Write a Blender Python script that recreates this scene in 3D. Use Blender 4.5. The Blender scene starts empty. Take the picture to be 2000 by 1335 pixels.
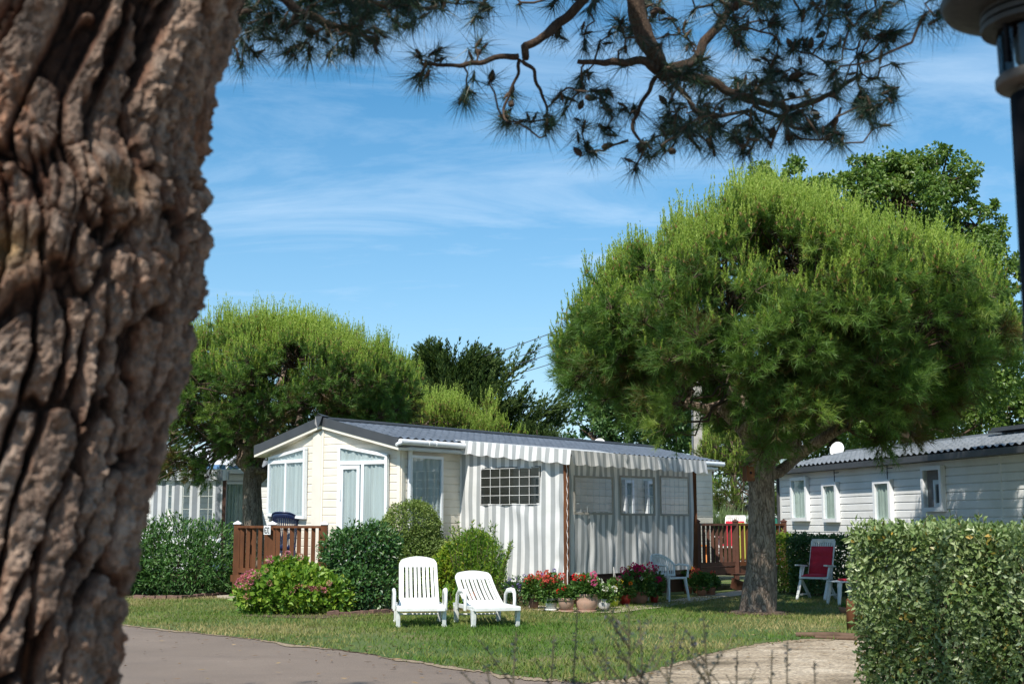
import bpy, math, random
import numpy as np
R = math.radians
rng = np.random.default_rng(7)
random.seed(7)
scene = bpy.context.scene
COL = scene.collection
H = 1.45; FPX = 2500.0; PITCH = math.atan((1022-667.5)/FPX)
cp, sp_ = math.cos(PITCH), math.sin(PITCH)

def ray(px, py):
    u = (px-1000)/FPX; v = (667.5-py)/FPX
    return np.array([u, cp-v*sp_, sp_+v*cp])
def P(px, py, Y):                      # where a measured picture point lies at real depth Y
    d = ray(px, py); return np.array([0, 0, H]) + d*(Y/d[1])
def G(px, py, z=0.0):                  # ... on the ground
    d = ray(px, py); t = (z-H)/d[2]; return np.array([0, 0, H]) + d*t

# ------------------------------------------------------------------ noise
def _h(ix, iy, iz, seed):
    n = (ix.astype(np.int64)*374761393 + iy.astype(np.int64)*668265263 + iz.astype(np.int64)*2147483647 + seed*974711) & 0xffffffff
    n = ((n ^ (n >> 13))*1274126177) & 0xffffffff
    n = ((n ^ (n >> 16))*2246822519) & 0xffffffff
    return ((n ^ (n >> 15)) & 0xffffff)/float(0xffffff)
def vnoise(x, y, z, seed=0):
    x, y, z = np.broadcast_arrays(np.asarray(x, float), np.asarray(y, float), np.asarray(z, float))
    ix, iy, iz = np.floor(x), np.floor(y), np.floor(z)
    fx, fy, fz = x-ix, y-iy, z-iz
    fx, fy, fz = [f*f*(3-2*f) for f in (fx, fy, fz)]
    r = 0
    for a in (0, 1):
        for b in (0, 1):
            for c in (0, 1):
                w = (fx if a else 1-fx)*(fy if b else 1-fy)*(fz if c else 1-fz)
                r = r + w*_h(ix+a, iy+b, iz+c, seed)
    return r
def fbm(x, y, z, o=4, seed=0):
    s = 0; a = .5; t = 0; f = 1.0
    for i in range(o):
        s = s + a*vnoise(np.asarray(x)*f, np.asarray(y)*f, np.asarray(z)*f, seed+i); t += a; a *= .5; f *= 2.03
    return s/t
def worley(x, y, seed=0):
    ix, iy = np.floor(x), np.floor(y)
    F1 = np.full(x.shape, 9.); F2 = np.full(x.shape, 9.); ID = np.zeros(x.shape)
    for a in (-1, 0, 1):
        for b in (-1, 0, 1):
            cx = ix+a; cy = iy+b; z0 = np.zeros_like(cx)
            px = cx+_h(cx, cy, z0, seed); py = cy+_h(cx, cy, z0, seed+9)
            d = np.hypot(px-x, py-y)
            m = d < F1
            F2 = np.where(m, F1, np.minimum(F2, d)); ID = np.where(m, _h(cx, cy, z0, seed+21), ID); F1 = np.where(m, d, F1)
    return F1, F2, ID

# ------------------------------------------------------------------ mesh builder
class MB:
    def __init__(s): s.V = []; s.F = []; s.A = []; s.n = 0
    def add(s, V, F, a=None):
        V = np.asarray(V, float).reshape(-1, 3)
        if a is None: a = np.zeros((len(V), 3)) + [rng.random(), 0, 0]
        a = np.asarray(a, float)
        if a.ndim == 1: a = np.tile(a, (len(V), 1))
        s.V.append(V); s.A.append(a)
        if isinstance(F, np.ndarray): s.F.append(F+s.n)
        else:
            by = {}
            for f in F: by.setdefault(len(f), []).append(f)
            for k, fs in by.items(): s.F.append(np.array(fs)+s.n)
        s.n += len(V); return s
    def box(s, lo, hi, a=None, T=None, taper=None):
        lo = np.array(lo, float); hi = np.array(hi, float)
        V = np.array([[x, y, z] for z in (lo[2], hi[2]) for y in (lo[1], hi[1]) for x in (lo[0], hi[0])])
        if taper is not None:
            c = (lo+hi)/2; V[:4, :2] = c[:2]+(V[:4, :2]-c[:2])*taper
        if T is not None: V = T(V)
        return s.add(V, [(0, 2, 3, 1), (4, 5, 7, 6), (0, 1, 5, 4), (2, 6, 7, 3), (0, 4, 6, 2), (1, 3, 7, 5)], a)
    def beam(s, p, q, w, h, a=None, up=(0, 0, 1)):
        p = np.array(p, float); q = np.array(q, float); d = q-p; L = np.linalg.norm(d); d /= L
        up = np.array(up, float)
        if abs(d@up) > .97: up = np.array([0, 1., 0])
        sd = np.cross(d, up); sd /= np.linalg.norm(sd); u = np.cross(sd, d)
        V = [b+sd*i*w/2+u*j*h/2 for b in (p, q) for (i, j) in ((-1, -1), (1, -1), (1, 1), (-1, 1))]
        return s.add(V, [(0, 3, 2, 1), (4, 5, 6, 7), (0, 1, 5, 4), (1, 2, 6, 5), (2, 3, 7, 6), (3, 0, 4, 7)], a)
    def tube(s, pts, rad, n=8, a=None, cap=True, flat=1.0):
        pts = np.array(pts, float); m = len(pts)
        rad = np.full(m, rad) if np.isscalar(rad) else np.array(rad, float)
        t = np.gradient(pts, axis=0); t /= np.linalg.norm(t, axis=1)[:, None]+1e-9
        ref = np.array([0, 0, 1.]) if abs(t[0][2]) < .9 else np.array([1., 0, 0])
        u = np.cross(t[0], ref); u /= np.linalg.norm(u)
        th = np.arange(n)/n*2*math.pi; V = []
        for i in range(m):
            u = u-t[i]*(u@t[i]); u /= np.linalg.norm(u)+1e-9; w = np.cross(t[i], u)
            V.append(pts[i]+rad[i]*(np.cos(th)[:, None]*u+np.sin(th)[:, None]*w*flat))
        V = np.concatenate(V)
        i = np.arange(m-1)[:, None]*n; j = np.arange(n)[None]; k = (j+1) % n
        F = np.stack([i+j, i+k, i+n+k, i+n+j], -1).reshape(-1, 4)
        A = np.zeros((len(V), 3)); A[:, 0] = rng.random() if a is None else a
        L = np.concatenate([[0], np.cumsum(np.linalg.norm(np.diff(pts, axis=0), axis=1))]); A[:, 1] = np.repeat(L, n)
        A[:, 2] = np.tile(th, m)
        s.add(V, F, A)
        if cap: s.add(V[:n], [tuple(range(n))[::-1]], A[:n]); s.add(V[-n:], [tuple(range(n))], A[-n:])
        return s
    def lathe(s, prof, n=24, c=(0, 0, 0), a=None, sy=1.0):
        th = np.arange(n)/n*2*math.pi; V = []
        for r, z in prof: V.append(np.stack([r*np.cos(th), r*np.sin(th)*sy, np.full(n, z)], 1))
        V = np.concatenate(V)+np.array(c, float); m = len(prof)
        i = np.arange(m-1)[:, None]*n; j = np.arange(n)[None]; k = (j+1) % n
        F = np.stack([i+j, i+k, i+n+k, i+n+j], -1).reshape(-1, 4)
        return s.add(V, F, a)
    def grid(s, fn, nu, nv, keep=None, a=None):       # fn(u,v arrays in 0..1) -> (..,3); keep(u,v) of cells
        u, v = np.meshgrid(np.linspace(0, 1, nu+1), np.linspace(0, 1, nv+1), indexing='ij')
        V = fn(u, v).reshape(-1, 3)
        i, j = np.meshgrid(np.arange(nu), np.arange(nv), indexing='ij')
        if keep is not None:
            k = keep((i+.5)/nu, (j+.5)/nv); i, j = i[k], j[k]
        b = (i*(nv+1)+j).ravel()
        F = np.stack([b, b+nv+1, b+nv+2, b+1], 1)
        A = np.zeros((len(V), 3)); A[:, 1] = u.ravel(); A[:, 2] = v.ravel()
        return s.add(V, F, A if a is None else a)
    def build(s, name, mat, parent=None, smooth=False):
        me = bpy.data.meshes.new(name)
        if not s.V: s.add([[0,0,0],[.001,0,0],[0,.001,0]], [(0,1,2)])
        V = np.concatenate(s.V); A = np.concatenate(s.A)
        me.vertices.add(len(V)); me.vertices.foreach_set('co', V.astype(np.float32).ravel())
        li = np.concatenate([f.ravel() for f in s.F]); cnt = np.concatenate([np.full(len(f), f.shape[1]) for f in s.F])
        me.loops.add(len(li)); me.loops.foreach_set('vertex_index', li.astype(np.int32))
        me.polygons.add(len(cnt)); st = np.concatenate([[0], np.cumsum(cnt)[:-1]])
        me.polygons.foreach_set('loop_start', st.astype(np.int32))
        me.polygons.foreach_set('use_smooth', np.full(len(cnt), smooth))
        me.update(calc_edges=True)
        at = me.attributes.new('tv', 'FLOAT_VECTOR', 'POINT'); at.data.foreach_set('vector', A.astype(np.float32).ravel())
        me.materials.append(mat)
        o = bpy.data.objects.new(name, me); COL.objects.link(o)
        if parent is not None: o.parent = parent
        return o

def tag(o, label=None, cat=None, group=None, kind=None):
    if label: o['label'] = label
    if cat: o['category'] = cat
    if group: o['group'] = group
    if kind: o['kind'] = kind
    return o
def empty(name, loc, label, cat, group=None, rz=0):
    o = bpy.data.objects.new(name, None); COL.objects.link(o)
    o.location = loc; o.rotation_euler = (0, 0, rz); o.empty_display_size = .2
    return tag(o, label, cat, group)
def kids(o): return [c for c in bpy.data.objects if c.parent == o]
def copy_tree(o, parent=None):
    c = o.copy(); COL.objects.link(c); c.parent = parent
    for ch in kids(o): copy_tree(ch, c)
    return c

# ------------------------------------------------------------------ materials
def nt(name):
    m = bpy.data.materials.new(name); m.use_nodes = True; t = m.node_tree
    return m, t, t.nodes, t.links, t.nodes['Principled BSDF']
def N(t, typ, **kw):
    n = t.nodes.new(typ)
    for k, v in kw.items():
        if k in n.inputs.keys(): n.inputs[k].default_value = v
        else: setattr(n, k, v)
    return n
def ramp(t, fac, stops):
    r = t.nodes.new('ShaderNodeValToRGB'); e = r.color_ramp.elements
    while len(e) < len(stops): e.new(.5)
    for x, (p, c) in zip(e, stops): x.position = p; x.color = (*c, 1)
    t.links.new(fac, r.inputs[0]); return r.outputs[0]
def coords(t, sc=(1, 1, 1), kind='Object'):
    c = t.nodes.new('ShaderNodeTexCoord'); m = N(t, 'ShaderNodeMapping'); m.inputs['Scale'].default_value = sc
    t.links.new(c.outputs[kind], m.inputs[0]); return m.outputs[0]
def noise(t, vec, scale, detail=4, rough=.55, dist=0):
    n = N(t, 'ShaderNodeTexNoise', Scale=scale, Detail=detail, Roughness=rough, Distortion=dist)
    t.links.new(vec, n.inputs['Vector']); return n.outputs['Fac']
def bump(t, b, h, strength=.3, dist=.01):
    n = N(t, 'ShaderNodeBump', Strength=strength, Distance=dist); t.links.new(h, n.inputs['Height'])
    t.links.new(n.outputs[0], b.inputs['Normal']); return n
def mixc(t, fac, a, b, mode='MIX'):
    n = t.nodes.new('ShaderNodeMix'); n.data_type = 'RGBA'; n.blend_type = mode
    for i, v in ((0, fac), (6, a), (7, b)):
        if hasattr(v, 'default_value'): t.links.new(v, n.inputs[i])
        elif i == 0: n.inputs[0].default_value = v
        else: n.inputs[i].default_value = (*v, 1)
    return n.outputs[2]
def math_(t, op, a, b=None):
    n = t.nodes.new('ShaderNodeMath'); n.operation = op
    for i, v in enumerate((a, b)):
        if v is None: continue
        if hasattr(v, 'default_value'): t.links.new(v, n.inputs[i])
        else: n.inputs[i].default_value = v
    return n.outputs[0]
def attr(t, comp=0):
    a = t.nodes.new('ShaderNodeAttribute'); a.attribute_name = 'tv'
    s = t.nodes.new('ShaderNodeSeparateXYZ'); t.links.new(a.outputs['Vector'], s.inputs[0]); return s.outputs[comp]

def plain(name, col, rough=.5, var=.12, scale=3, bmp=0, spec=.5, metal=0, dirt=None, stretch=(1, 1, 1)):
    m, t, n, l, b = nt(name)
    v = coords(t, stretch); f = noise(t, v, scale, 6, .62)
    lo = tuple(max(0, c*(1-var*1.6)) for c in col); hi = tuple(min(1, c*(1+var)) for c in col)
    c = ramp(t, f, [(.3, dirt or lo), (.52, col), (.75, hi)])
    l.new(c, b.inputs['Base Color'])
    rr = ramp(t, noise(t, v, scale*4, 3), [(.3, (rough*.8,)*3), (.7, (min(1, rough*1.15),)*3)]); l.new(rr, b.inputs['Roughness'])
    b.inputs['Specular IOR Level'].default_value = spec; b.inputs['Metallic'].default_value = metal
    if bmp: bump(t, b, noise(t, v, scale*8, 5), bmp, .01)
    return m
def leafmat(name, cols, trans=.3, rough=.45, spec=.4, big=None):
    m, t, n, l, b = nt(name)
    a = attr(t, 0)
    k = len(cols); c = ramp(t, a, [(i/(k-1), cc) for i, cc in enumerate(cols)])
    f = noise(t, coords(t), big or 1.3, 3)
    c = mixc(t, 1.0, c, ramp(t, f, [(.3, (.74, .8, .72)), (.7, (1.12, 1.08, 1.1))]), 'MULTIPLY')
    l.new(c, b.inputs['Base Color']); b.inputs['Roughness'].default_value = rough; b.inputs['Specular IOR Level'].default_value = spec
    tr = n.new('ShaderNodeBsdfTranslucent'); c2 = mixc(t, 1.0, c, (1.3, 1.35, .6), 'MULTIPLY'); l.new(c2, tr.inputs[0])
    mx = n.new('ShaderNodeMixShader'); mx.inputs[0].default_value = trans
    l.new(b.outputs[0], mx.inputs[1]); l.new(tr.outputs[0], mx.inputs[2])
    l.new(mx.outputs[0], n['Material Output'].inputs[0])
    return m
def barkmat(name, a, b2, c3, scale=9, bmp=.8):
    m, t, n, l, b = nt(name)
    v = coords(t, (1, 1, .30)); vv = N(t, 'ShaderNodeTexVoronoi', Scale=scale*2.1, feature='DISTANCE_TO_EDGE')
    w = noise(t, coords(t, (1, 1, .14)), scale*1.9, 7, .68, .4)
    ad = mixc(t, .22, v, n_col(t, v, scale*1.1)); l.new(ad, vv.inputs['Vector'])
    h = math_(t, 'MULTIPLY', math_(t, 'MINIMUM', vv.outputs['Distance'], .2), 1.4)
    hh = math_(t, 'ADD', h, w)
    big = noise(t, coords(t), 3.1, 4, .6)
    c = ramp(t, hh, [(.36, a), (.56, b2), (.80, c3)])
    c = mixc(t, 1.0, c, ramp(t, big, [(.35, (.72, .70, .70)), (.65, (1.15, 1.12, 1.1))]), 'MULTIPLY')
    l.new(c, b.inputs['Base Color'])
    b.inputs['Roughness'].default_value = .9; bump(t, b, hh, bmp, .04)
    return m
def n_col(t, vec, scale):
    n = N(t, 'ShaderNodeTexNoise', Scale=scale, Detail=3); t.links.new(vec, n.inputs['Vector']); return n.outputs['Color']
def glassmat(name, tint=(.92, .95, .96), refl=.12, alpha=.75):
    m, t, n, l, b = nt(name)
    tr = n.new('ShaderNodeBsdfTransparent'); tr.inputs[0].default_value = (*tint, 1)
    gl = n.new('ShaderNodeBsdfGlossy'); gl.inputs['Roughness'].default_value = .03
    fr = N(t, 'ShaderNodeFresnel', IOR=1.5)
    mx = n.new('ShaderNodeMixShader'); l.new(math_(t, 'ADD', math_(t, 'MULTIPLY', fr.outputs[0], refl), .012), mx.inputs[0]); l.new(tr.outputs[0], mx.inputs[1]); l.new(gl.outputs[0], mx.inputs[2])
    l.new(mx.outputs[0], n['Material Output'].inputs[0]); n.remove(b)
    return m
def stripemat(name, period, duty, c1, c2, phase=0, trans=.25):
    m, t, n, l, b = nt(name)
    u = attr(t, 1)
    f = math_(t, 'FRACT', math_(t, 'ADD', math_(t, 'DIVIDE', u, period), phase))
    tri = math_(t, 'ABSOLUTE', math_(t, 'SUBTRACT', f, .5))
    s = ramp(t, tri, [(duty/2-.012, (0, 0, 0)), (duty/2+.012, (1, 1, 1))])
    c = mixc(t, s, c1, c2)
    c = mixc(t, 1.0, c, ramp(t, noise(t, coords(t), 2.2, 5), [(.3, (.88, .88, .86)), (.7, (1.03, 1.03, 1.03))]), 'MULTIPLY')
    l.new(c, b.inputs['Base Color']); b.inputs['Roughness'].default_value = .6
    bump(t, b, noise(t, coords(t, (1, 1, .5)), 5, 4), .35, .02)
    tl = n.new('ShaderNodeBsdfTranslucent'); l.new(c, tl.inputs[0]); mx = n.new('ShaderNodeMixShader'); mx.inputs[0].default_value = trans
    l.new(b.outputs[0], mx.inputs[1]); l.new(tl.outputs[0], mx.inputs[2]); l.new(mx.outputs[0], n['Material Output'].inputs[0])
    return m

M = {}
M['white_resin'] = plain('white_resin', (.70, .71, .685), .5, .07, 7, dirt=(.55, .55, .50))
M['white_upvc'] = plain('white_upvc', (.76, .78, .79), .35, .04, 3)
M['cream'] = plain('cream_cladding', (.71, .655, .55), .55, .07, 1.6, .05, dirt=(.59, .53, .43))
M['cream_trim'] = plain('cream_trim', (.74, .69, .59), .5, .06, 2)
M['greywhite'] = plain('greywhite_cladding', (.76, .76, .74), .5, .05, 1.4, .04, dirt=(.66, .66, .63))
M['roof_tile'] = plain('roof_tile', (.115, .135, .165), .42, .2, 4, .15)
M['roof_tile2'] = plain('roof_tile_pale', (.17, .185, .20), .5, .2, 4, .15, dirt=(.11, .12, .12))
M['charcoal'] = plain('charcoal_board', (.05, .053, .058), .45, .12, 3)
M['wood'] = plain('brown_timber', (.125, .050, .022), .75, .3, 5, .3, spec=.2, dirt=(.07, .027, .012), stretch=(1, 1, .25))
M['wood_dark'] = plain('dark_timber', (.09, .035, .02), .6, .25, 5, .3)
M['curtain'] = plain('net_curtain', (.50, .53, .505), .9, .14, 5, stretch=(3, 3, .15))
M['curtain2'] = plain('pleated_blind', (.42, .48, .40), .9, .08, 6)
M['interior'] = plain('dark_interior', (.05, .055, .06), .9, .1)
M['terracotta'] = plain('terracotta', (.36, .16, .09), .8, .2, 9, .2, dirt=(.28, .17, .12))
M['terra_pale'] = plain('pale_terracotta', (.42, .26, .19), .8, .2, 9, .2, dirt=(.30, .22, .18))
M['white_ceramic'] = plain('white_ceramic', (.7, .7, .68), .5, .1, 9)
M['lime'] = plain('lime_glaze', (.42, .5, .04), .35, .1, 9)
M['red_ceramic'] = plain('red_glaze', (.35, .03, .02), .4, .1, 9)
M['navy'] = plain('navy_resin', (.012, .022, .07), .35, .1, 6)
M['red_fabric'] = plain('red_fabric', (.42, .012, .03), .9, .12, 9, .2)
M['yellow_cloth'] = plain('yellow_cloth', (.36, .38, .06), .9, .1, 6)
M['orange_wood'] = plain('orange_plastic', (.6, .2, .03), .6, .1, 6)
M['weathered'] = plain('weathered_timber', (.12, .075, .05), .9, .3, 6, .4, spec=.2)
M['soil'] = plain('soil', (.10, .065, .045), .95, .35, 20, .8)
M['brick'] = plain('red_brick', (.17, .10, .075), .9, .3, 12, .4)
M['stone'] = plain('paving_stone', (.40, .33, .25), .9, .2, 7, .4)
M['concrete'] = plain('concrete', (.42, .39, .34), .9, .15, 3, .3)
M['rope'] = plain('white_rope', (.7, .7, .68), .8, .05)
M['black_metal'] = plain('black_metal', (.008, .008, .010), .7, .1, 6, spec=.12)
M['lamp_grey'] = plain('lamp_grey', (.035, .034, .031), .55, .2, 8, .2, dirt=(.02, .02, .018))
M['lamp_cream'] = plain('lamp_cream', (.11, .095, .08), .6, .2, 8, dirt=(.05, .04, .03))
M['cable'] = plain('cable', (.12, .13, .15), .6, .05)
M['glass'] = glassmat('window_glass')
M['vinyl'] = glassmat('clear_vinyl', (.86, .88, .89), .5)
M['vinyl_dark'] = glassmat('tinted_vinyl', (.30, .33, .33), .4)
M['lampglass'] = glassmat('lamp_glass', (.8, .87, .88), 1.0)
M['stripe'] = stripemat('striped_canvas', .2, .5, (.43, .45, .455), (.86, .86, .85), 0, .24)
M['stripe_far'] = stripemat('striped_canvas_far', .3, .5, (.28, .31, .35), (.74, .76, .78))
M['canvas_roof'] = plain('white_canvas', (.72, .74, .78), .6, .05, 3)
M['blue_canvas'] = plain('blue_canvas', (.13, .28, .55), .6, .05, 3)
M['stem'] = plain('stem', (.10, .08, .04), .8, .2, 9)
M['twig'] = plain('twig', (.085, .055, .035), .85, .3, 9, .3)
M['cone'] = plain('cone', (.05, .028, .016), .8, .3, 30, .5)
# ------------------------------------------------------------------ camera, light, sky
cam = bpy.data.cameras.new('camera'); co = bpy.data.objects.new('camera', cam); COL.objects.link(co); scene.camera = co
cam.sensor_width = 36; cam.lens = 45; cam.clip_end = 3000; cam.clip_start = .05
co.location = (0, 0, H); co.rotation_euler = (math.pi/2+PITCH, 0, 0)
cam.dof.use_dof = True; cam.dof.focus_distance = 22.5; cam.dof.aperture_fstop = 5.2
SUN_AZ = R(-24); SUN_EL = R(51)       # azimuth measured from straight behind the viewer, to the left
sx, sy = math.sin(SUN_AZ), -math.cos(SUN_AZ)
ts = np.array([sx*math.cos(SUN_EL), sy*math.cos(SUN_EL), math.sin(SUN_EL)])
sl = bpy.data.lights.new('sun', 'SUN'); sl.energy = 5.0; sl.angle = R(.53); sl.color = (1, .945, .86)
so = bpy.data.objects.new('sun', sl); COL.objects.link(so)
from mathutils import Vector
so.rotation_euler = Vector(tuple(ts)).to_track_quat('Z', 'Y').to_euler(); so.location = (-20, -30, 40)
w = bpy.data.worlds.new('World'); scene.world = w; w.use_nodes = True; t = w.node_tree
sky = N(t, 'ShaderNodeTexSky', sky_type='NISHITA', sun_disc=False, sun_elevation=SUN_EL, sun_rotation=math.atan2(sx, sy))
sky.air_density = 1.0; sky.dust_density = .25; sky.ozone_density = 3.0; sky.altitude = 10
tc = t.nodes.new('ShaderNodeTexCoord'); sep = t.nodes.new('ShaderNodeSeparateXYZ'); t.links.new(tc.outputs['Generated'], sep.inputs[0])
zz = math_(t, 'ADD', math_(t, 'MAXIMUM', sep.outputs[2], 0.0), .12)
cx = math_(t, 'DIVIDE', sep.outputs[0], zz); cy = math_(t, 'DIVIDE', sep.outputs[1], zz)
cmb = t.nodes.new('ShaderNodeCombineXYZ'); t.links.new(cx, cmb.inputs[0]); t.links.new(cy, cmb.inputs[1])
mp = N(t, 'ShaderNodeMapping'); mp.inputs['Scale'].default_value = (.62, 1.15, 1); mp.inputs['Rotation'].default_value = (0, 0, R(-38)); mp.inputs['Location'].default_value = (2.1, 1.9, 0)
t.links.new(cmb.outputs[0], mp.inputs[0])
n1 = noise(t, mp.outputs[0], 1.5, 12, .64, 1.1); n2 = noise(t, mp.outputs[0], .42, 3, .5)
cl = math_(t, 'MULTIPLY', n1, math_(t, 'ADD', n2, .5))
cf = ramp(t, cl, [(.34, (0, 0, 0)), (.72, (.62, .62, .62))])
hz = ramp(t, sep.outputs[2], [(0.0, (.62,)*3), (.18, (.30,)*3), (.42, (0,)*3)])
fac = math_(t, 'MAXIMUM', cf, hz)
hs = N(t, 'ShaderNodeHueSaturation', Saturation=1.42, Value=1.05, Hue=.489); t.links.new(sky.outputs[0], hs.inputs['Color'])
skc = mixc(t, fac, hs.outputs[0], (4.6, 6.2, 8.0))
bg = t.nodes['Background']; t.links.new(skc, bg.inputs[0]); bg.inputs[1].default_value = .104
vs = scene.view_settings; vs.view_transform = 'Standard'; vs.look = 'None'; vs.gamma = 1; vs.use_curve_mapping = False; vs.exposure = 0.40

# ------------------------------------------------------------------ ground
def sheet(name, poly, mat, z, kind='structure', res=None):
    mb = MB(); V = [(p[0], p[1], z) for p in poly]; mb.add(V, [tuple(range(len(V)))])
    o = mb.build(name, mat); return tag(o, kind=kind)
def ground_mat():
    m, t, n, l, b = nt('far_ground'); v = coords(t)
    c = ramp(t, noise(t, v, .35, 8, .65), [(.3, (.05, .07, .02)), (.55, (.12, .12, .05)), (.75, (.2, .17, .1))])
    l.new(c, b.inputs['Base Color']); b.inputs['Roughness'].default_value = .95; bump(t, b, noise(t, v, 30, 4), .5, .02); return m
def lawn_mat():
    m, t, n, l, b = nt('lawn_soil'); v = coords(t)
    f = noise(t, v, .55, 7, .62); g = noise(t, v, 24, 6, .7)
    c = ramp(t, f, [(.40, (.06, .115, .018)), (.54, (.10, .14, .03)), (.68, (.21, .18, .075))])
    c = mixc(t, 1.0, c, ramp(t, g, [(.3, (.55, .6, .5)), (.7, (1.25, 1.2, 1.25))]), 'MULTIPLY')
    l.new(c, b.inputs['Base Color']); b.inputs['Roughness'].default_value = .95; bump(t, b, g, 1, .03); return m
def road_mat():
    m, t, n, l, b = nt('brown_asphalt'); v = coords(t)
    f = noise(t, v, .4, 6, .6); g = noise(t, v, 90, 3, .8); k = noise(t, v, 900/6, 2, .9)
    c = ramp(t, f, [(.3, (.155, .118, .09)), (.6, (.205, .158, .122)), (.8, (.25, .195, .152))])
    c = mixc(t, 1.0, c, ramp(t, g, [(.35, (.62, .62, .62)), (.65, (1.3, 1.3, 1.3))]), 'MULTIPLY')
    st_ = noise(t, coords(t, (.5, 1.6, 1)), 1.3, 6, .7, .5); c = mixc(t, ramp(t, st_, [(.50, (0,)*3), (.72, (.45,)*3)]), c, (.13, .10, .08)); vo = N(t, 'ShaderNodeTexVoronoi', Scale=3.1); l.new(v, vo.inputs['Vector'])
    c = mixc(t, ramp(t, vo.outputs['Distance'], [(.02, (1,)*3), (.035, (0,)*3)]), c, (.42, .38, .33))
    l.new(c, b.inputs['Base Color']); b.inputs['Roughness'].default_value = .85; bump(t, b, g, .7, .01); return m
def gravel_mat():
    m, t, n, l, b = nt('gravel'); v = coords(t)
    f = noise(t, coords(t, (1, 1.35, 1)), .8, 8, .68, .6); vo = N(t, 'ShaderNodeTexVoronoi', Scale=38); l.new(v, vo.inputs['Vector'])
    c = ramp(t, f, [(.33, (.12, .09, .055)), (.49, (.34, .27, .19)), (.7, (.52, .44, .34))])
    c = mixc(t, .75, c, ramp(t, vo.outputs['Color'], [(.1, (.45, .45, .45)), (.9, (1.5, 1.48, 1.42))]), 'MULTIPLY')
    l.new(c, b.inputs['Base Color']); b.inputs['Roughness'].default_value = .9; bump(t, b, vo.outputs['Distance'], .8, .02); return m
sheet('ground', [(-700, -300), (700, -300), (700, 1200), (-700, 1200)], ground_mat(), -.02)
edge_px = [(-400, 1165), (0, 1190), (245, 1219), (480, 1244), (700, 1272), (860, 1296), (1000, 1317), (1090, 1326), (1150, 1331)]
road_e = [G(*p) for p in edge_px]
drive_px = [(1150, 1331), (1230, 1322), (1300, 1300), (1370, 1278), (1440, 1262), (1500, 1253), (1570, 1246), (1670, 1246)]
drive_e = [G(*p) for p in drive_px]
def wob(pts, n=8, amp=.05):
    out = []
    for a, b in zip(pts[:-1], pts[1:]):
        for k in range(n):
            q = a+(b-a)*k/n; q = q+np.array([rng.normal(0, amp*.4), rng.normal(0, amp), 0]); out.append(q)
    out.append(pts[-1]); return out
road_ew = wob(road_e, 14, .05); drive_ew = wob(drive_e, 12, .04)
sheet('lawn', [tuple(p) for p in road_ew]+[tuple(p) for p in drive_ew[1:]]+[(10, 15.9), (22, 16), (22, 34), (-22, 34)], lawn_mat(), 0.0)
D0 = road_e[-1]
sheet('road', [(-30, -20), (2.2, -20), (2.2, 8), tuple(D0+[.3,.5,0])]+[tuple(p+[0,.35,0]) for p in road_ew[::-1][1:]]+[(-30, 20)], road_mat(), -.012)
sheet('gravel_drive', [tuple(D0), (2.2, 8), (2.2, -20), (30, -20), (30, 16.4), (10, 16.4)]+[tuple(p+[-.12,.35,0]) for p in drive_ew[::-1][:-1]], gravel_mat(), -.008)
def verge():
    pts = road_ew+drive_ew[1:]; lo = []
    for i, p in enumerate(pts): lo.append(p+np.array([0, -.34*max(0, float(fbm(p[0]*1.7, p[1]*1.7, 0, 4, 51))-.36)*2-.035*abs(rng.normal()), 0]))
    mb = MB(); n = len(pts); V = np.concatenate([np.array(pts)+[0, .3, 0], np.array(lo)]); V[:, 2] = -.004
    mb.add(V, np.array([[i, i+n, i+n+1, i+1] for i in range(n-1)])); M['sand'] = plain('sandy_verge', (.30, .23, .15), .95, .35, 26, .8, dirt=(.16, .12, .07)); tag(mb.build('verge', M['sand']), kind='structure')
verge()
def inlawn(x, y):
    e = np.array([[p[0], p[1]] for p in road_e+drive_e[1:]]+[[10, 15.9], [22, 16]])
    return y > np.interp(x, e[:, 0], e[:, 1])
# grass blades
def blades(n, xr, yr, hh, mat_name, extra=None):
    x = rng.uniform(*xr, n); y = yr[0]+(yr[1]-yr[0])*rng.random(n)**1.3
    k = inlawn(x, y+rng.normal(0,.10,n)); x, y = x[k], y[k]
    d = fbm(x*.6, y*.6, 0*x, 4, 5); k = rng.random(len(x)) < np.clip(.35+1.6*(d-.35), .12, 1); x, y, d = x[k], y[k], d[k]
    n = len(x); h = hh*rng.uniform(.5, 1.3, n); w_ = rng.uniform(.004, .009, n); a = rng.random(n)*2*math.pi; l_ = rng.normal(0, .6, (n, 2))*h[:, None]
    b1 = np.stack([x-np.cos(a)*w_, y-np.sin(a)*w_, 0*x], 1); b2 = np.stack([x+np.cos(a)*w_, y+np.sin(a)*w_, 0*x], 1)
    tp = np.stack([x+l_[:, 0], y+l_[:, 1], h], 1)
    V = np.stack([b1, b2, tp], 1).reshape(-1, 3); F = np.arange(3*n).reshape(-1, 3)
    dry = np.clip(fbm(x*.5+9, y*.5, 0*x, 4, 11)*1.8-.36-.045*np.clip(x, -6, 3)+rng.normal(0, .16, n), 0, 1)
    A = np.zeros((3*n, 3)); A[:, 0] = np.repeat(dry, 3)
    return V, F, A
gm = MB(); gm.add(*blades(280000, (-8, 9.5), (11.5, 26), .048, ''))
M['grass'] = leafmat('grass_blade', [(.07, .165, .02), (.11, .185, .03), (.21, .22, .07), (.36, .30, .14)], .25, .7, .2)
tag(gm.build('grass', M['grass']), 'short mown grass with dry patches on the lawn', 'grass', kind='stuff')
n = 3600; lx_ = rng.uniform(-7, 8, n); ly_ = 9.5+14*rng.random(n)**1.2; a_ = rng.random(n)*6.283
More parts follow.
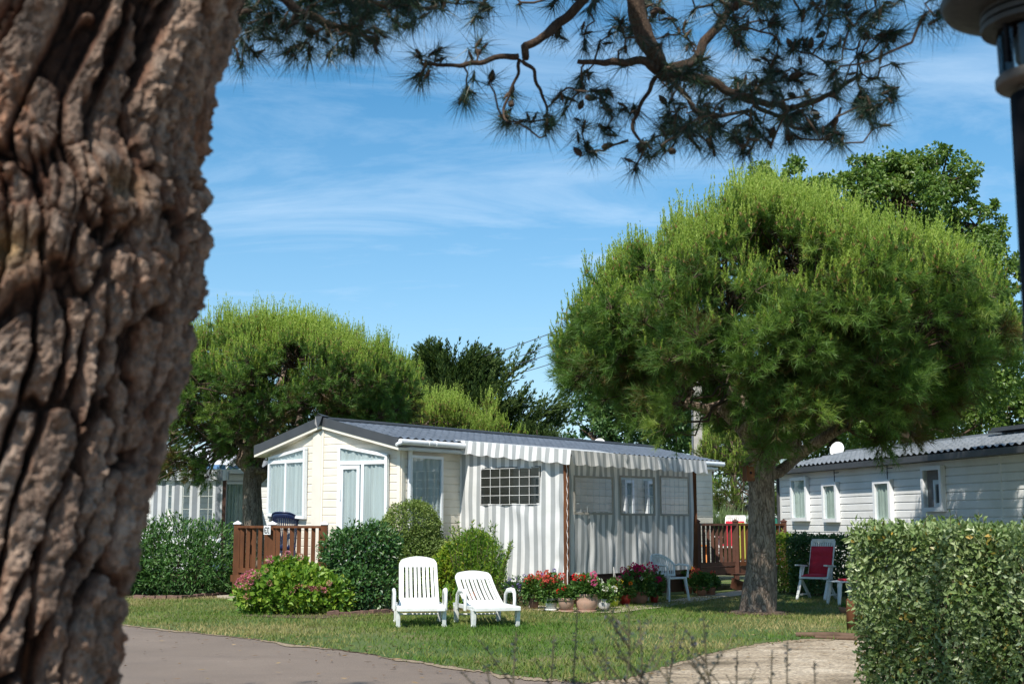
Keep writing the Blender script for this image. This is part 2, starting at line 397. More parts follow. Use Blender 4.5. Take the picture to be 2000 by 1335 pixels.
er = np.array([[p[0], p[1]] for p in road_e+drive_e[1:]]); dd0 = np.abs(ly_-np.interp(lx_, er[:, 0], er[:, 1])); kk = rng.random(n) < np.clip(1.1-dd0*.5, .22, 1); lx_, ly_, a_ = lx_[kk], ly_[kk], a_[kk]; n = len(lx_)
lt_ = MB(); ll_ = rng.uniform(.015, .055, n); ww_ = rng.uniform(.004, .016, n); dx_ = np.cos(a_)*ll_; dy_ = np.sin(a_)*ll_; px_ = -np.sin(a_)*ww_; py_ = np.cos(a_)*ww_
V_ = np.stack([np.stack([lx_+dx_*s1+px_*s2, ly_+dy_*s1+py_*s2, .006+.012*rng.random(n)], 1) for s1, s2 in ((-1, 0), (0, -1), (1, 0), (0, 1))], 1).reshape(-1, 3)
A_ = np.zeros((4*n, 3)); A_[:, 0] = np.repeat(rng.random(n), 4); lt_.add(V_, np.arange(4*n).reshape(-1, 4), A_)
M['litter'] = leafmat('dry_litter', [(.06, .035, .02), (.20, .12, .06), (.36, .26, .14)], .1, .9, .1)
tag(lt_.build('litter', M['litter']), 'scattered dry needles and leaf bits on the road edge', 'litter', kind='stuff')
# ------------------------------------------------------------------ foliage generators
def unit(v): return v/(np.linalg.norm(v, axis=-1, keepdims=True)+1e-9)
def rdir(n): return unit(rng.normal(size=(n, 3)))
def leaves(mb, C, D, ln, wd, a, fold=.25, nrm=None):
    """diamond leaves at C pointing along D; a = colour value 0..1"""
    n = len(C); ln = np.broadcast_to(ln, n)[:, None]; wd = np.broadcast_to(wd, n)[:, None]
    r = rdir(n) if nrm is None else nrm+rdir(n)*.55
    S = unit(np.cross(D, r)); U = np.cross(S, D)
    p0 = C; p1 = C+D*ln*.45+S*wd*.5+U*wd*fold; p2 = C+D*ln; p3 = C+D*ln*.45-S*wd*.5+U*wd*fold
    V = np.stack([p0, p1, p2, p3], 1).reshape(-1, 3); b = np.arange(n)[:, None]*4
    F = np.concatenate([b+[0, 1, 2], b+[0, 2, 3]], 1).reshape(-1, 3)
    A = np.zeros((4*n, 3)); A[:, 0] = np.repeat(np.clip(a, 0, 1), 4); mb.add(V, F, A)
def needles(mb, base, D, ln, wd, a):
    n = len(base); ln = np.broadcast_to(ln, n)[:, None]; wd = np.broadcast_to(wd, n)[:, None]
    S = unit(np.cross(D, rdir(n)))
    V = np.stack([base-S*wd*.5, base+S*wd*.5, base+D*ln], 1).reshape(-1, 3)
    A = np.zeros((3*n, 3)); A[:, 0] = np.repeat(np.clip(a, 0, 1), 3)
    mb.add(V, np.arange(3*n).reshape(-1, 3), A)
def wander(p, q, n=6, amp=.12, sag=0):
    p = np.array(p, float); q = np.array(q, float); L = np.linalg.norm(q-p); t = np.linspace(0, 1, n)[:, None]
    o = np.cumsum(rng.normal(0, 1, (n, 3)), 0); o = o-o[0]-(o[-1]-o[0])*t
    r = p+(q-p)*t+o*amp*L/math.sqrt(n); r[:, 2] -= sag*L*np.sin(t[:, 0]*math.pi); return r

def pine_tree(base, trunk_pts, trunk_r, crown_c, rx, rz_up, rz_dn, clumps, label, group=None, seed=1, nwid=.007, ndl=46, shoots=20, mats=None, candle=1.0, flare=1.25, cl_r=.52, lobes=None, limbs=9, skew=0, lskew=0, zmin=-.55, gaps=(), nlen=.13, cs=1.0, barkm='bark_pine'):
    global rng
    rng = np.random.default_rng(seed)
    root = empty('pine_tree', tuple(base), label, 'tree', group)
    B = np.array(base, float)
    tp = np.array(trunk_pts, float); r0 = np.linspace(trunk_r*1.0, trunk_r*.78, len(tp)); r0[0] *= flare; r0[1] *= 1+(flare-1)*.25
    mb = MB()
    # resample the trunk and make it knobbly
    s = np.linspace(0, len(tp)-1, 60); X = np.stack([np.interp(s, np.arange(len(tp)), tp[:, i]) for i in range(3)], 1); rr = np.interp(s, np.arange(len(tp)), r0)
    K = np.exp(-np.linspace(-2, 2, 9)**2); K /= K.sum()
    for i in range(2):
        e = X[:, i]; X[:, i] = np.convolve(np.pad(e, 4, mode='edge'), K, 'valid')
    rr = rr*(1+.10*(fbm(s*.35, 0*s, 0*s+seed, 3)-.5)*2)
    mb.tube(X, rr, 28)
    V = mb.V[0]; th = mb.A[0][:, 2]; ax = np.repeat(X, 28, 0)
    nz = fbm(np.cos(th)*2.5, np.sin(th)*2.5, V[:, 2]*2.2, 4, seed)-.5
    mb.V[0] = ax+(V-ax)*(1+.22*nz)[:, None]
    C = np.array(crown_c, float)
    # crown clumps: points over a dome surface, plus inner ones
    n = clumps; d = rdir(n*3); d = d[d[:, 2] > zmin][:n]
    q = d*np.array([rx, rx, 1]); q[:, 2] = np.where(d[:, 2] > 0, d[:, 2]*rz_up, d[:, 2]*rz_dn)
    f = rng.uniform(.80, 1.03, len(q)); f = np.where(rng.random(len(q)) < .22, f*.72, f)
    lump = .80+.40*fbm(d[:, 0]*2.6+seed, d[:, 1]*2.6, d[:, 2]*2.6, 3, seed)
    q = q*(f*lump)[:, None]
    q[:, 2] *= np.where(q[:, 2] > 0, 1-skew*np.clip((q[:, 0]/rx-.08)/.4, 0, 1), 1)
    q[:, 2] *= np.where(q[:, 2] > 0, 1-lskew*np.clip((-q[:, 0]/rx-.25)/.5, 0, 1), 1)
    cc = C+q
    if lobes is not None:
        ex = []
        for (lx, ly, lz, lr, ln_) in lobes:
            dd = rdir(ln_); ex.append(np.array([lx, ly, lz])+dd*lr*rng.uniform(.6, 1, (ln_, 1)))
        cc = np.concatenate([cc]+ex)
    for (g0_, g1_, g2_) in gaps: cc = cc[~((cc[:, 0] > g0_) & (cc[:, 0] < g1_) & (cc[:, 2] < g2_))]
    top = X[-1]
    # limbs then branches to every clump
    hubs = []
    for i in range(limbs):
        a = 2*math.pi*(i+rng.uniform(-.3, .3))/limbs; rad = rx*rng.uniform(.42, .62)
        h = C+np.array([math.cos(a)*rad, math.sin(a)*rad, rng.uniform(-.25, .25)*rz_dn]); st = X[int(rng.integers(46, 60))]
        w = wander(st, h, 9, .22); hubs += list(w[3:]); mb.tube(w, np.linspace(trunk_r*.52, trunk_r*.16, 9), 9)
    w = wander(top, C+np.array([0, 0, rz_up*.6]), 8, .2); hubs += list(w[2:]); mb.tube(w, np.linspace(trunk_r*.7, trunk_r*.15, 8), 9)
    hubs = np.array(hubs)
    tk = mb.build('trunk', M[barkm], root, True)
    bb = MB(); nb = MB(); cb = MB(); CB, CD, CL, CW, CA_ = [], [], [], [], []
    for c in cc:
        k = np.argmin(np.linalg.norm(hubs-c, axis=1)+rng.random(len(hubs))*.3); w = wander(hubs[k], c, 6, .2)
        bb.tube(w, np.linspace(trunk_r*.12, .010, 6), 5, cap=False)
        out = unit(c-(C-np.array([0, 0, rz_dn*.6])))
        hgt = (c[2]-C[2])/rz_up
        ns = shoots
        dd = unit(out*.75+rdir(ns)*.95+np.array([0, 0, .35])); tips = c+dd*cl_r*rng.uniform(.55, 1.0, (ns, 1))
        hv = rng.normal(0, .15)
        needles(bb, np.tile(c, (ns, 1)), dd, np.linalg.norm(tips-c, axis=1), .022, np.full(ns, .5))
        m = ns*ndl; idx = np.repeat(np.arange(ns), ndl); tt = rng.uniform(.42, 1.0, m)[:, None]; sv = rng.normal(0, .09, ns)[idx]
        base_ = c+(tips[idx]-c)*tt
        nd = unit(dd[idx]*rng.uniform(.35, 1.3, (m, 1))+rdir(m)*.80+np.array([0, 0, .10]))
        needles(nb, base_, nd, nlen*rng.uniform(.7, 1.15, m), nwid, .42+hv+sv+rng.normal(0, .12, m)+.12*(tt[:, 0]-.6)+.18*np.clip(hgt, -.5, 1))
        tz = (tips[:, 2]-C[2])/rz_up; ok = (dd[:, 2] > -.05) & (rng.random(ns) < candle*np.clip(.45+.9*tz, .06, 1))
        tj = tips[ok]; tz = tz[ok]
        if len(tj):
            rp_ = np.where(tz > .05, 2, 1); tj = np.repeat(tj, rp_, 0); tz = np.repeat(tz, rp_); nn_ = len(tj)
            L = cs*rng.uniform(.16, .50, nn_)*np.clip(.5+.75*tz, .3, 1.1); cd = unit(np.stack([rng.normal(0, .15, nn_), rng.normal(0, .15, nn_), np.ones(nn_)], 1)+out*.12)
            st = tj+rng.normal(0, .035, (nn_, 3)); g = 34; i2 = np.repeat(np.arange(nn_), g); u = rng.random(nn_*g)
            CB.append(st[i2]+cd[i2]*(u*L[i2])[:, None]); CD.append(unit(rdir(nn_*g)*.62+cd[i2]*.9)); CL.append(.05*cs*(1.15-.45*u)); CW.append(np.full(nn_*g, .015*cs))
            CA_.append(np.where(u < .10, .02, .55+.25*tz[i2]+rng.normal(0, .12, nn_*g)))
    if CB: needles(cb, np.concatenate(CB), np.concatenate(CD), np.concatenate(CL), np.concatenate(CW), np.concatenate(CA_))
    tag(bb.build('branches', M['twig'], root, True))
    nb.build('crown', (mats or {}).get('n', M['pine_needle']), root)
    if cb.V: cb.build('new_shoots', (mats or {}).get('c', M['pine_candle']), root)
    return root

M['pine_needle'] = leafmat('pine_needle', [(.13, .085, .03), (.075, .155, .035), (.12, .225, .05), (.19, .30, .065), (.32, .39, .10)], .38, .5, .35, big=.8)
M['pine_candle'] = leafmat('pine_candle', [(.34, .19, .09), (.20, .30, .05), (.30, .41, .07), (.42, .50, .12)], .35, .55, .3, big=.8)
M['pine_needle_far'] = leafmat('pine_needle_far', [(.05, .07, .012), (.10, .15, .022), (.19, .23, .04)], .3, .5, .3)
M['pine_bud'] = plain('pine_bud', (.30, .12, .06), .8, .3, 20)
M['bark_pine'] = barkmat('bark_pine', (.05, .032, .022), (.15, .11, .08), (.30, .235, .18), 9, .9)
M['poplar_leaf'] = leafmat('poplar_leaf', [(.06, .12, .022), (.11, .19, .035), (.17, .26, .055), (.30, .36, .13)], .35, .4, .5)
M['poplar_dark'] = leafmat('poplar_dark', [(.03, .085, .03), (.055, .13, .04), (.10, .19, .06), (.17, .26, .10)], .32, .4, .5)
M['cypress'] = leafmat('cypress', [(.025, .05, .018), (.045, .085, .026), (.08, .125, .032), (.13, .17, .045)], .2, .7, .2)
M['laurel'] = leafmat('laurel', [(.02, .05, .012), (.04, .095, .02), (.075, .15, .03), (.12, .2, .05)], .25, .3, .5)

def leaf_tree(name, base, height, blobs, n, size, mat, label, group=None, seed=3, trunk_r=.25, lw=.75, bark=None):
    """blobs: (x,y,z,rx,rz) crown lobes"""
    global rng; rng = np.random.default_rng(seed)
    root = empty(name, tuple(base), label, 'tree', group); base = np.array(base, float)
    mb = MB(); L = MB(); loc = lambda q: np.array(q)-base
    tp = wander((0, 0, -.1), (blobs[0][0]-base[0], blobs[0][1]-base[1], height*.8), 12, .05)
    mb.tube(tp, np.linspace(trunk_r, trunk_r*.2, 12), 10)
    vol = np.array([b[3]**2*b[4] for b in blobs])**.75; cnt = (vol/vol.sum()*n).astype(int)
    for (x, y, z, rx, rz), k in zip(blobs, cnt):
        c = np.array([x, y, z])-base
        q = tp[np.argmin(np.abs(tp[:, 2]-(c[2]-rz*1.2)))]
        mb.tube(wander(q, c, 7, .12), np.linspace(trunk_r*.35, .03, 7), 6)
        nc = max(6, k//90); d = rdir(nc); rad = rng.uniform(.35, 1, nc)**.5
        cc = c+d*np.array([rx, rx, rz])*rad[:, None]
        for e in cc[::2]: mb.tube(wander(c, e, 4, .15), np.linspace(.05, .012, 4), 4, cap=False)
        i = rng.integers(0, nc, k); cr = min(rx, rz)*.22*rng.uniform(.6, 1.5, nc); off = rdir(k)*rng.random((k, 1))**.4
        pos = cc[i]+off*cr[i][:, None]
        D = unit(off+rdir(k)*.8+np.array([0, 0, -.3]))
        leaves(L, pos, D, size*rng.uniform(.6, 1.3, k), size*lw*rng.uniform(.6, 1.2, k), .45+rng.normal(0, .17, nc)[i]*.6+rng.normal(0, .17, k))
    mb.build('trunk', bark or M['twig'], root, True); L.build('crown', mat, root)
    return root

def cypress_tree(base, H_, W_, label, n=60, seed=5, lean=0, x1=1.0, group=None, sprays=60):
    global rng; rng = np.random.default_rng(seed)
    root = empty('cypress_tree', tuple(base), label, 'tree', group); mb = MB(); L = MB()
    mb.tube([(0, 0, -.1), (lean*.3, 0, H_*.5), (lean, 0, H_*.93)], [W_*.07, W_*.045, .03], 8)
    for i in range(n):
        u = rng.random()**.8; z0 = H_*(.05+.8*u); a = rng.random()*2*math.pi
        r = W_*(1-u*.88)*rng.uniform(.55, 1.05)*(1.28 if rng.random() < .22 else 1)*(.6+.4*math.sin(min(1, (u+.25))*math.pi*.6)); up = r*rng.uniform(.35, .95)
        s = np.array([lean*u, 0, z0]); e = s+np.array([math.cos(a)*r, math.sin(a)*r*.8, up])
        w = wander(s, e, 7, .08); w[:, 2] -= np.sin(np.linspace(0, math.pi, 7))*r*.08
        mb.tube(w, np.linspace(.09, .02, 7), 5, cap=False)
        dirn = unit(e-s)
        for k in range(sprays):
            t_ = rng.uniform(.2, 1.0); p = s+(e-s)*t_+rng.normal(0, .065*(1.15-t_)*W_*.55, 3)
            d = unit(dirn*1.1+rdir(1)[0]*.6+np.array([0, 0, .28])); Ls = H_*.045*rng.uniform(.6, 1.5)
            m = 34; tt = rng.random(m); q = p+d*(tt*Ls*2.6)[:, None]+rdir(m)*Ls*.07
            leaves(L, q, unit(d+rdir(m)*.45), Ls*.45*(1.15-tt*.5), Ls*.12, .42+rng.normal(0, .13)+rng.normal(0, .14, m)+.15*t_)
    mb.build('trunk', M['twig'], root, True); L.build('crown', M['cypress'], root)
    return root

def shrub(name, base, blobs, n, size, mat, label, cat='shrub', group=None, seed=9, lw=.5, up=.25, flat=.3, stems=14, jit=.12, shell=.55, hue=.45, blossoms=None, droop=0):
    """blobs local to the base: (x,y,z,rx,ry,rz)"""
    global rng; rng = np.random.default_rng(seed)
    root = empty(name, tuple(base), label, cat, group); L = MB(); S = MB()
    vol = np.array([b[3]*b[4]+b[4]*b[5]+b[3]*b[5] for b in blobs]); cnt = (vol/vol.sum()*n).astype(int)
    for (x, y, z, rx, ry, rz), k in zip(blobs, cnt):
        d = rdir(k); rad = shell+(1-shell)*rng.random(k)**.6
        lump = 1-jit+2*jit*fbm(d[:, 0]*3.2+x, d[:, 1]*3.2+y, d[:, 2]*3.2+z, 3, seed)
        out = rng.random(k) < .05
        pos = np.array([x, y, z])+d*np.array([rx, ry, rz])*(rad*lump+out*rng.random(k)*.14)[:, None]
        pos[:, 2] = np.maximum(pos[:, 2], .02)
        D = unit(d*.8+rdir(k)*.9+np.array([0, 0, up-droop]))
        leaves(L, pos, D, size*rng.uniform(.6, 1.3, k), size*lw*rng.uniform(.7, 1.2, k), hue+rng.normal(0, .2, k)+.1*(fbm(pos[:, 0]*4, pos[:, 1]*4, pos[:, 2]*4, 2, 3)-.5)*4, nrm=d*.8+np.array([0, 0, .4]))
        for i in range(stems):
            dd = rdir(1)[0]; dd[2] = abs(dd[2]); e = np.array([x, y, z])+dd*np.array([rx, ry, rz])*.93
            S.tube(wander((x*.6+rng.normal(0, .05), y*.6+rng.normal(0, .05), -.03), e, 6, .1), np.linspace(.014, .004, 6), 4, cap=False)
    S.build('stems', M['stem'], root); L.build('foliage', mat, root)
    return root
def blossom_ball(mb, c, r, n, size, a=.5):
    d = rdir(n); leaves(mb, c+d*r*.75, unit(d+rdir(n)*.5), size, size*.95, a+rng.normal(0, .2, n), fold=.1, nrm=d)
# ------------------------------------------------------------------ background trees, far to near
def lobe(px, py, Y, rpx, rzpx=None):
    q = P(px, py, Y); return (q[0], q[1], q[2], rpx*Y/FPX, (rzpx or rpx)*Y/FPX)
Y = 75
bl = [lobe(x, y, Y, 75, 60) for (x, y) in ((200, 960), (330, 975), (450, 960), (1330, 960), (1430, 960), (1530, 950), (1650, 960), (1780, 950), (1900, 940), (1250, 940))]
leaf_tree('broadleaf_tree', (P(1480, 1000, Y)[0], Y, 0), 2.5, bl[3:], 9000, .3, M['poplar_dark'], 'low dark belt of bushes glimpsed between the two homes', None, 30, .15)
leaf_tree('broadleaf_tree', (P(330, 1000, Y)[0], Y, 0), 2.5, bl[:3], 3000, .3, M['poplar_dark'], 'low far off green bushes behind the left neighbour', None, 29, .15)
# tall poplar behind the near pine
Y = 46
bl = [lobe(1760, 400, Y, 110, 95), lobe(1840, 345, Y, 70, 60), lobe(1640, 400, Y, 70, 75), lobe(1530, 355, Y, 78, 48), lobe(1905, 440, Y, 62, 52), lobe(1860, 520, Y, 100, 80), lobe(1955, 530, Y, 45, 60), lobe(1690, 560, Y, 130, 110), lobe(1900, 680, Y, 110, 110), lobe(1760, 330, Y, 60, 40), lobe(1690,340,Y,52,40), lobe(1960, 640, Y, 50, 70)]
leaf_tree('poplar_tree', (P(1790, 1000, Y)[0], Y, 0), 13, bl, 60000, .17, M['poplar_leaf'], 'tall broad poplar rising above the pine on the right side', 'poplars behind the homes', 31, .35)
Y = 50
bl = [lobe(1170, 740, Y, 55, 70), lobe(1160, 860, Y, 55, 90), lobe(1250, 790, Y, 100, 110), lobe(1330, 880, Y, 60, 80), lobe(1150, 640, Y, 40, 60), lobe(1240, 640, Y, 100, 90), lobe(1300, 740, Y, 110, 90)]
leaf_tree('poplar_tree', (P(1230, 1000, Y)[0], Y, 0), 8.5, bl, 42000, .17, M['poplar_dark'], 'dark green poplar seen left of the concrete pole behind the striped awning', 'poplars behind the homes', 32, .3)
Y = 56
bl = [lobe(1430, 860, Y, 90, 60), lobe(1600, 850, Y, 120, 70), lobe(1780, 810, Y, 120, 60), lobe(1930, 800, Y, 130, 60), lobe(1700, 760, Y, 130, 60), lobe(1560, 760, Y, 130, 80), lobe(1400, 780, Y, 70, 80), lobe(2050, 790, Y, 90, 70)]
leaf_tree('broadleaf_tree', (P(1760, 1000, Y)[0], Y, 0), 6, bl, 46000, .2, M['poplar_leaf'], 'wide leafy tree behind the roof of the white home on the right', None, 33, .3)
cypress_tree((P(915, 1000, 60)[0], 60, 0), 9.6, 7.0, 'dark spiky cypress with upswept boughs behind the grey roof', 130, 5, -.8, group='dark cypresses beyond the homes', sprays=52)
cypress_tree((P(1062, 1000, 57)[0], 57, 0), 6.0, 2.8, 'small dark cypress right of the big spiky cypress, sloping away to the right', 40, 6, -.3, group='dark cypresses beyond the homes', sprays=46)
far_m = {'n': M['pine_needle_far'], 'c': M['pine_candle']}
b = P(800, 1000, 44); c = P(838, 868, 44)
pine_tree((b[0], 44, 0), [(0, 0, 0), (0, 0, 1.5), (.1, 0, 2.6)], .22, (c[0]-b[0], 0, c[2]), 2.8, 1.35, 1.2, 120, 'yellow green young pine low behind the grey roof', None, 41, .014, 30, 16, far_m, 1.0, limbs=5, cs=1.3)
b = P(1440, 1000, 40); c = P(1420, 930, 40)
pine_tree((b[0], 40, 0), [(0, 0, 0), (0, 0, 1.2), (.1, 0, 2.0)], .2, (0, 0, 2.3), 1.55, 2.2, 1.6, 80, 'bright green bushy pine between the striped awning and the near pine trunk', None, 42, .012, 34, 16, far_m, .5, limbs=5)
# pine behind the neighbour's home on the left
b = P(492, 1000, 31.5); c = P(562, 750, 31.5)
X0 = b[0]
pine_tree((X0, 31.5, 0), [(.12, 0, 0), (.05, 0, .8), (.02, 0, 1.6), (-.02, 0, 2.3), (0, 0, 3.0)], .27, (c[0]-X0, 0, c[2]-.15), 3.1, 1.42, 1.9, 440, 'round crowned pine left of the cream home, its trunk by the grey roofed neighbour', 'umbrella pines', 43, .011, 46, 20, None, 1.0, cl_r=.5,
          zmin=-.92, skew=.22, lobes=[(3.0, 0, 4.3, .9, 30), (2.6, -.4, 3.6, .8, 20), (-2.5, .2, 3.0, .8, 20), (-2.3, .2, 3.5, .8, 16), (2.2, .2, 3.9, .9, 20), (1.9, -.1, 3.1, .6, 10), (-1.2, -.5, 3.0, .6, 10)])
# the near pine on the lawn
b = G(1480, 1197); 
def tl(px, py): q = P(px, py, b[1]); return (q[0]-b[0], 0, q[2])
c = P(1525, 640, b[1])
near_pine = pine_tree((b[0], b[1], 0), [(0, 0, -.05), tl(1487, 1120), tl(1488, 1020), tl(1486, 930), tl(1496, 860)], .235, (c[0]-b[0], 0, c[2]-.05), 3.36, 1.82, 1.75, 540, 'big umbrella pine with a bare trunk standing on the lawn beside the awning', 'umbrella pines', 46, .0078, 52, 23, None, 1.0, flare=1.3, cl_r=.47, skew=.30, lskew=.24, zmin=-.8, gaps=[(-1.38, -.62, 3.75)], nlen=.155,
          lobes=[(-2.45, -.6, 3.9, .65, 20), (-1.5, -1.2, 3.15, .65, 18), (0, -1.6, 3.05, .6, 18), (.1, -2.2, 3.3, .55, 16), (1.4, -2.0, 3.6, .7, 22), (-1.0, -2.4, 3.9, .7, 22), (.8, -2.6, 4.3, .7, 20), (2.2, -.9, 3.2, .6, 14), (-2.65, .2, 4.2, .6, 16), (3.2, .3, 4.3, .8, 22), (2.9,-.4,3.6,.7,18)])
# exposed right-hand limb
mb = MB(); mb.tube([np.array(tl(1500, 870))-[0, .05, 0], np.array(tl(1540, 852))-[0, .3, 0], np.array(tl(1590, 838))-[0, .4, .0], np.array(tl(1650, 822))-[0, .5, 0], np.array(tl(1740, 790))-[0, .5, 0]], [.14, .12, .10, .08, .05], 12)
mb.build('limb', M['bark_pine'], near_pine, True)
mb = MB(); a_ = rng.random(500)*6.283; r_ = rng.uniform(.22, .62, 500); pts = np.stack([b[0]+np.cos(a_)*r_, b[1]+np.sin(a_)*r_, np.full(500, .02)], 1)
mb.lathe([(.55, -.02), (.42, .035), (.2, .06), (.001, .06)], 20, (b[0], b[1], 0)); leaves(mb, pts, rdir(500)*[1, 1, .2], .05, .03, np.full(500, .5))
tag(mb.build('earth_patch', M['soil']), kind='structure')
# ------------------------------------------------------------------ mobile homes
class Frame:                            # upright wall line through p (world) along unit direction d
    def __init__(s, p, d, z0=0): s.p = np.array([p[0], p[1], 0.]); s.d = unit(np.array([d[0], d[1], 0.])); s.n = np.array([s.d[1], -s.d[0], 0]); s.o = None
    def hit(s, px, py):
        r = ray(px, py); o = np.array([0, 0, H])
        t = ((s.p-o)@s.n)/(r@s.n); q = o+r*t; return (q-s.p)@s.d, q[2]
    def at(s, u, z, off=0):             # off>0: out of the wall, towards n
        u = np.asarray(u, float); z = np.asarray(z, float); off = np.asarray(off, float)
        return s.p+u[..., None]*s.d+off[..., None]*s.n+z[..., None]*np.array([0, 0, 1.])
def local(root, V): return V            # parts are built in world space, then moved by their root
def prism(mb, F, poly, o0, o1, a=None):
    n = len(poly); u = np.array([p[0] for p in poly]); z = np.array([p[1] for p in poly])
    V = np.concatenate([F.at(u, z, o0), F.at(u, z, o1)])
    mb.add(V, [tuple(range(n)), tuple(range(n, 2*n))[::-1]]+[(i, i+n, (i+1) % n+n, (i+1) % n) for i in range(n)], a)
def wbox(mb, F, u0, u1, z0, z1, o0, o1, a=None): prism(mb, F, [(u0, z0), (u1, z0), (u1, z1), (u0, z1)], o0, o1, a)
def planks(mb, F, u0, u1, z0, ztop, pitch, depth=.014, base=0.0):
    """overlapping boards; ztop(u) gives the upper edge"""
    z = z0
    while z < max(ztop(u0), ztop(u1), ztop((u0+u1)/2))-.01:
        us = np.linspace(u0, u1, 13)
        lo = np.minimum(np.full(13, z), [ztop(u) for u in us]); hi = np.minimum(np.full(13, z+pitch), [ztop(u) for u in us])
        v = rng.random()
        for k in range(12):
            if hi[k]-lo[k] < .004 and hi[k+1]-lo[k+1] < .004: continue
            a, b_ = us[k], us[k+1]
            q = [F.at(a, lo[k], base), F.at(b_, lo[k+1], base), F.at(b_, lo[k+1], base+depth), F.at(a, lo[k], base+depth),
                 F.at(b_, max(lo[k+1], lo[k+1]+(hi[k+1]-lo[k+1])*.8), base+depth*.9), F.at(a, lo[k]+(hi[k]-lo[k])*.8, base+depth*.9),
                 F.at(b_, hi[k+1], base+.001), F.at(a, hi[k], base+.001)]
            mb.add(np.array(q), [(0, 1, 2, 3), (3, 2, 4, 5), (5, 4, 6, 7)], [v, 0, 0])
        z += pitch
def frame_bars(mb, F, poly, w_, o0, o1):
    n = len(poly)
    for i in range(n):
        a = np.array(poly[i]); b_ = np.array(poly[(i+1) % n]); d = b_-a; L = np.hypot(*d); d = d/L; nn = np.array([-d[1], d[0]])
        c = np.mean(poly, axis=0)
        if (c-a)@nn < 0: nn = -nn
        e = d*w_ if abs(d[0]) > .6 else d*0
        f = d*0 if abs(d[0]) > .6 else d*w_*.98
        prism(mb, F, [a+f, b_-f, b_-f+nn*w_, a+f+nn*w_], o0, o1+(.001*i))
def curtain(mb, F, poly, off, waves=9, amp=.012):
    us = [p[0] for p in poly]; u0, u1 = min(us), max(us); zb = min(p[1] for p in poly)
    pts = sorted([p for p in poly if p[1] > zb+.05 or len(poly) == 3], key=lambda p: p[0])
    top = lambda u: np.interp(u, [p[0] for p in pts], [p[1] for p in pts])
    def fn(a, b_):
        u = u0+(u1-u0)*a; t_ = top(u); z = zb+(t_-zb)*b_
        ph = 2*math.pi*waves*(a+.03*np.sin(a*23+u0*7)); return F.at(u, z, off+amp*np.sin(ph)*(1-.25*b_)+amp*.4*np.sin(ph*2.3))
    mb.grid(fn, int(waves*8), 6)
def window(root, F, poly, mull=(), trans=None, w_=.055, o=.02, proud=.078, blind='curtain', label=None, waves=None, name='window', fm=None):
    """poly in wall coordinates; mull: u positions of mullions below the transom; trans: height of a transom"""
    fr = MB(); frame_bars(fr, F, poly, w_, o, o+proud)
    us = [p[0] for p in poly]; zs = [p[1] for p in poly]; u0, u1, zb = min(us), max(us), min(zs)
    pts = sorted([p for p in poly if p[1] > zb+.05], key=lambda p: p[0]); top = lambda u: float(np.interp(u, [p[0] for p in pts], [p[1] for p in pts]))
    if trans: wbox(fr, F, u0+w_, u1-w_, trans-w_*.6, trans+w_*.6, o+.003, o+proud-.004)
    for m_ in mull: wbox(fr, F, m_-w_*.55, m_+w_*.55, zb+w_, (trans-w_*.6) if trans else top(m_)-w_, o+.005, o+proud-.007)
    wo = fr.build(name, fm or M['white_upvc'], root)
    if label: wo['label'] = label
    bk = MB(); prism(bk, F, poly, o-.004, o+.001); bk.build('backing', M['interior'], wo)
    if blind:
        cu = MB(); curtain(cu, F, [(p[0]*.999+.0005, p[1]) for p in poly], o+.032, waves or max(4, int((u1-u0)*7)), .021); cu.build('curtain', M[blind], wo, True)
    g = MB(); prism(g, F, poly, o+.060, o+.062); g.build('pane', M['glass'], wo)
    return wo
def tiled_roof(mb, A, B, C, D, nt_u, nt_v, amp=.022):
    """A,B eave ends; D,C ridge ends. pan-tile profile with stepped courses"""
    A, B, C, D = [np.array(q, float) for q in (A, B, C, D)]
    n = unit(np.cross(B-A, D-A)); n = n if n[2] > 0 else -n
    per = 8
    def fn(a, b_):
        base = (A*(1-a[..., None])+B*a[..., None])*(1-b_[..., None])+(D*(1-a[..., None])+C*a[..., None])*b_[..., None]
        w = np.sin(a*nt_u*2*math.pi); cr = b_*nt_v; st = 1-(cr-np.floor(cr-1e-6))
        return base+n*(amp*w*.8+amp*.95*st)[..., None]
    us = nt_u*per
    u = np.linspace(0, 1, us+1); vs_ = []
    for k in range(nt_v): vs_ += [k/nt_v+1e-5, (k+.97)/nt_v]
    vs_ = np.array(vs_+[1.0]); U, V_ = np.meshgrid(u, vs_, indexing='ij'); X = fn(U, V_).reshape(-1, 3)
    i, j = np.meshgrid(np.arange(us), np.arange(len(vs_)-1), indexing='ij'); b0 = (i*len(vs_)+j).ravel(); m_ = len(vs_)
    mb.add(X, np.stack([b0, b0+m_, b0+m_+1, b0+1], 1), [rng.random(), 0, 0])

def reroot(root):
    """parts were modelled in world space: give each the inverse of its thing's placement"""
    from mathutils import Matrix
    bpy.context.view_layer.update()
    T = root.matrix_world.inverted()
    for ch in root.children: ch.data.transform(T); [g.data.transform(T) for g in ch.children]

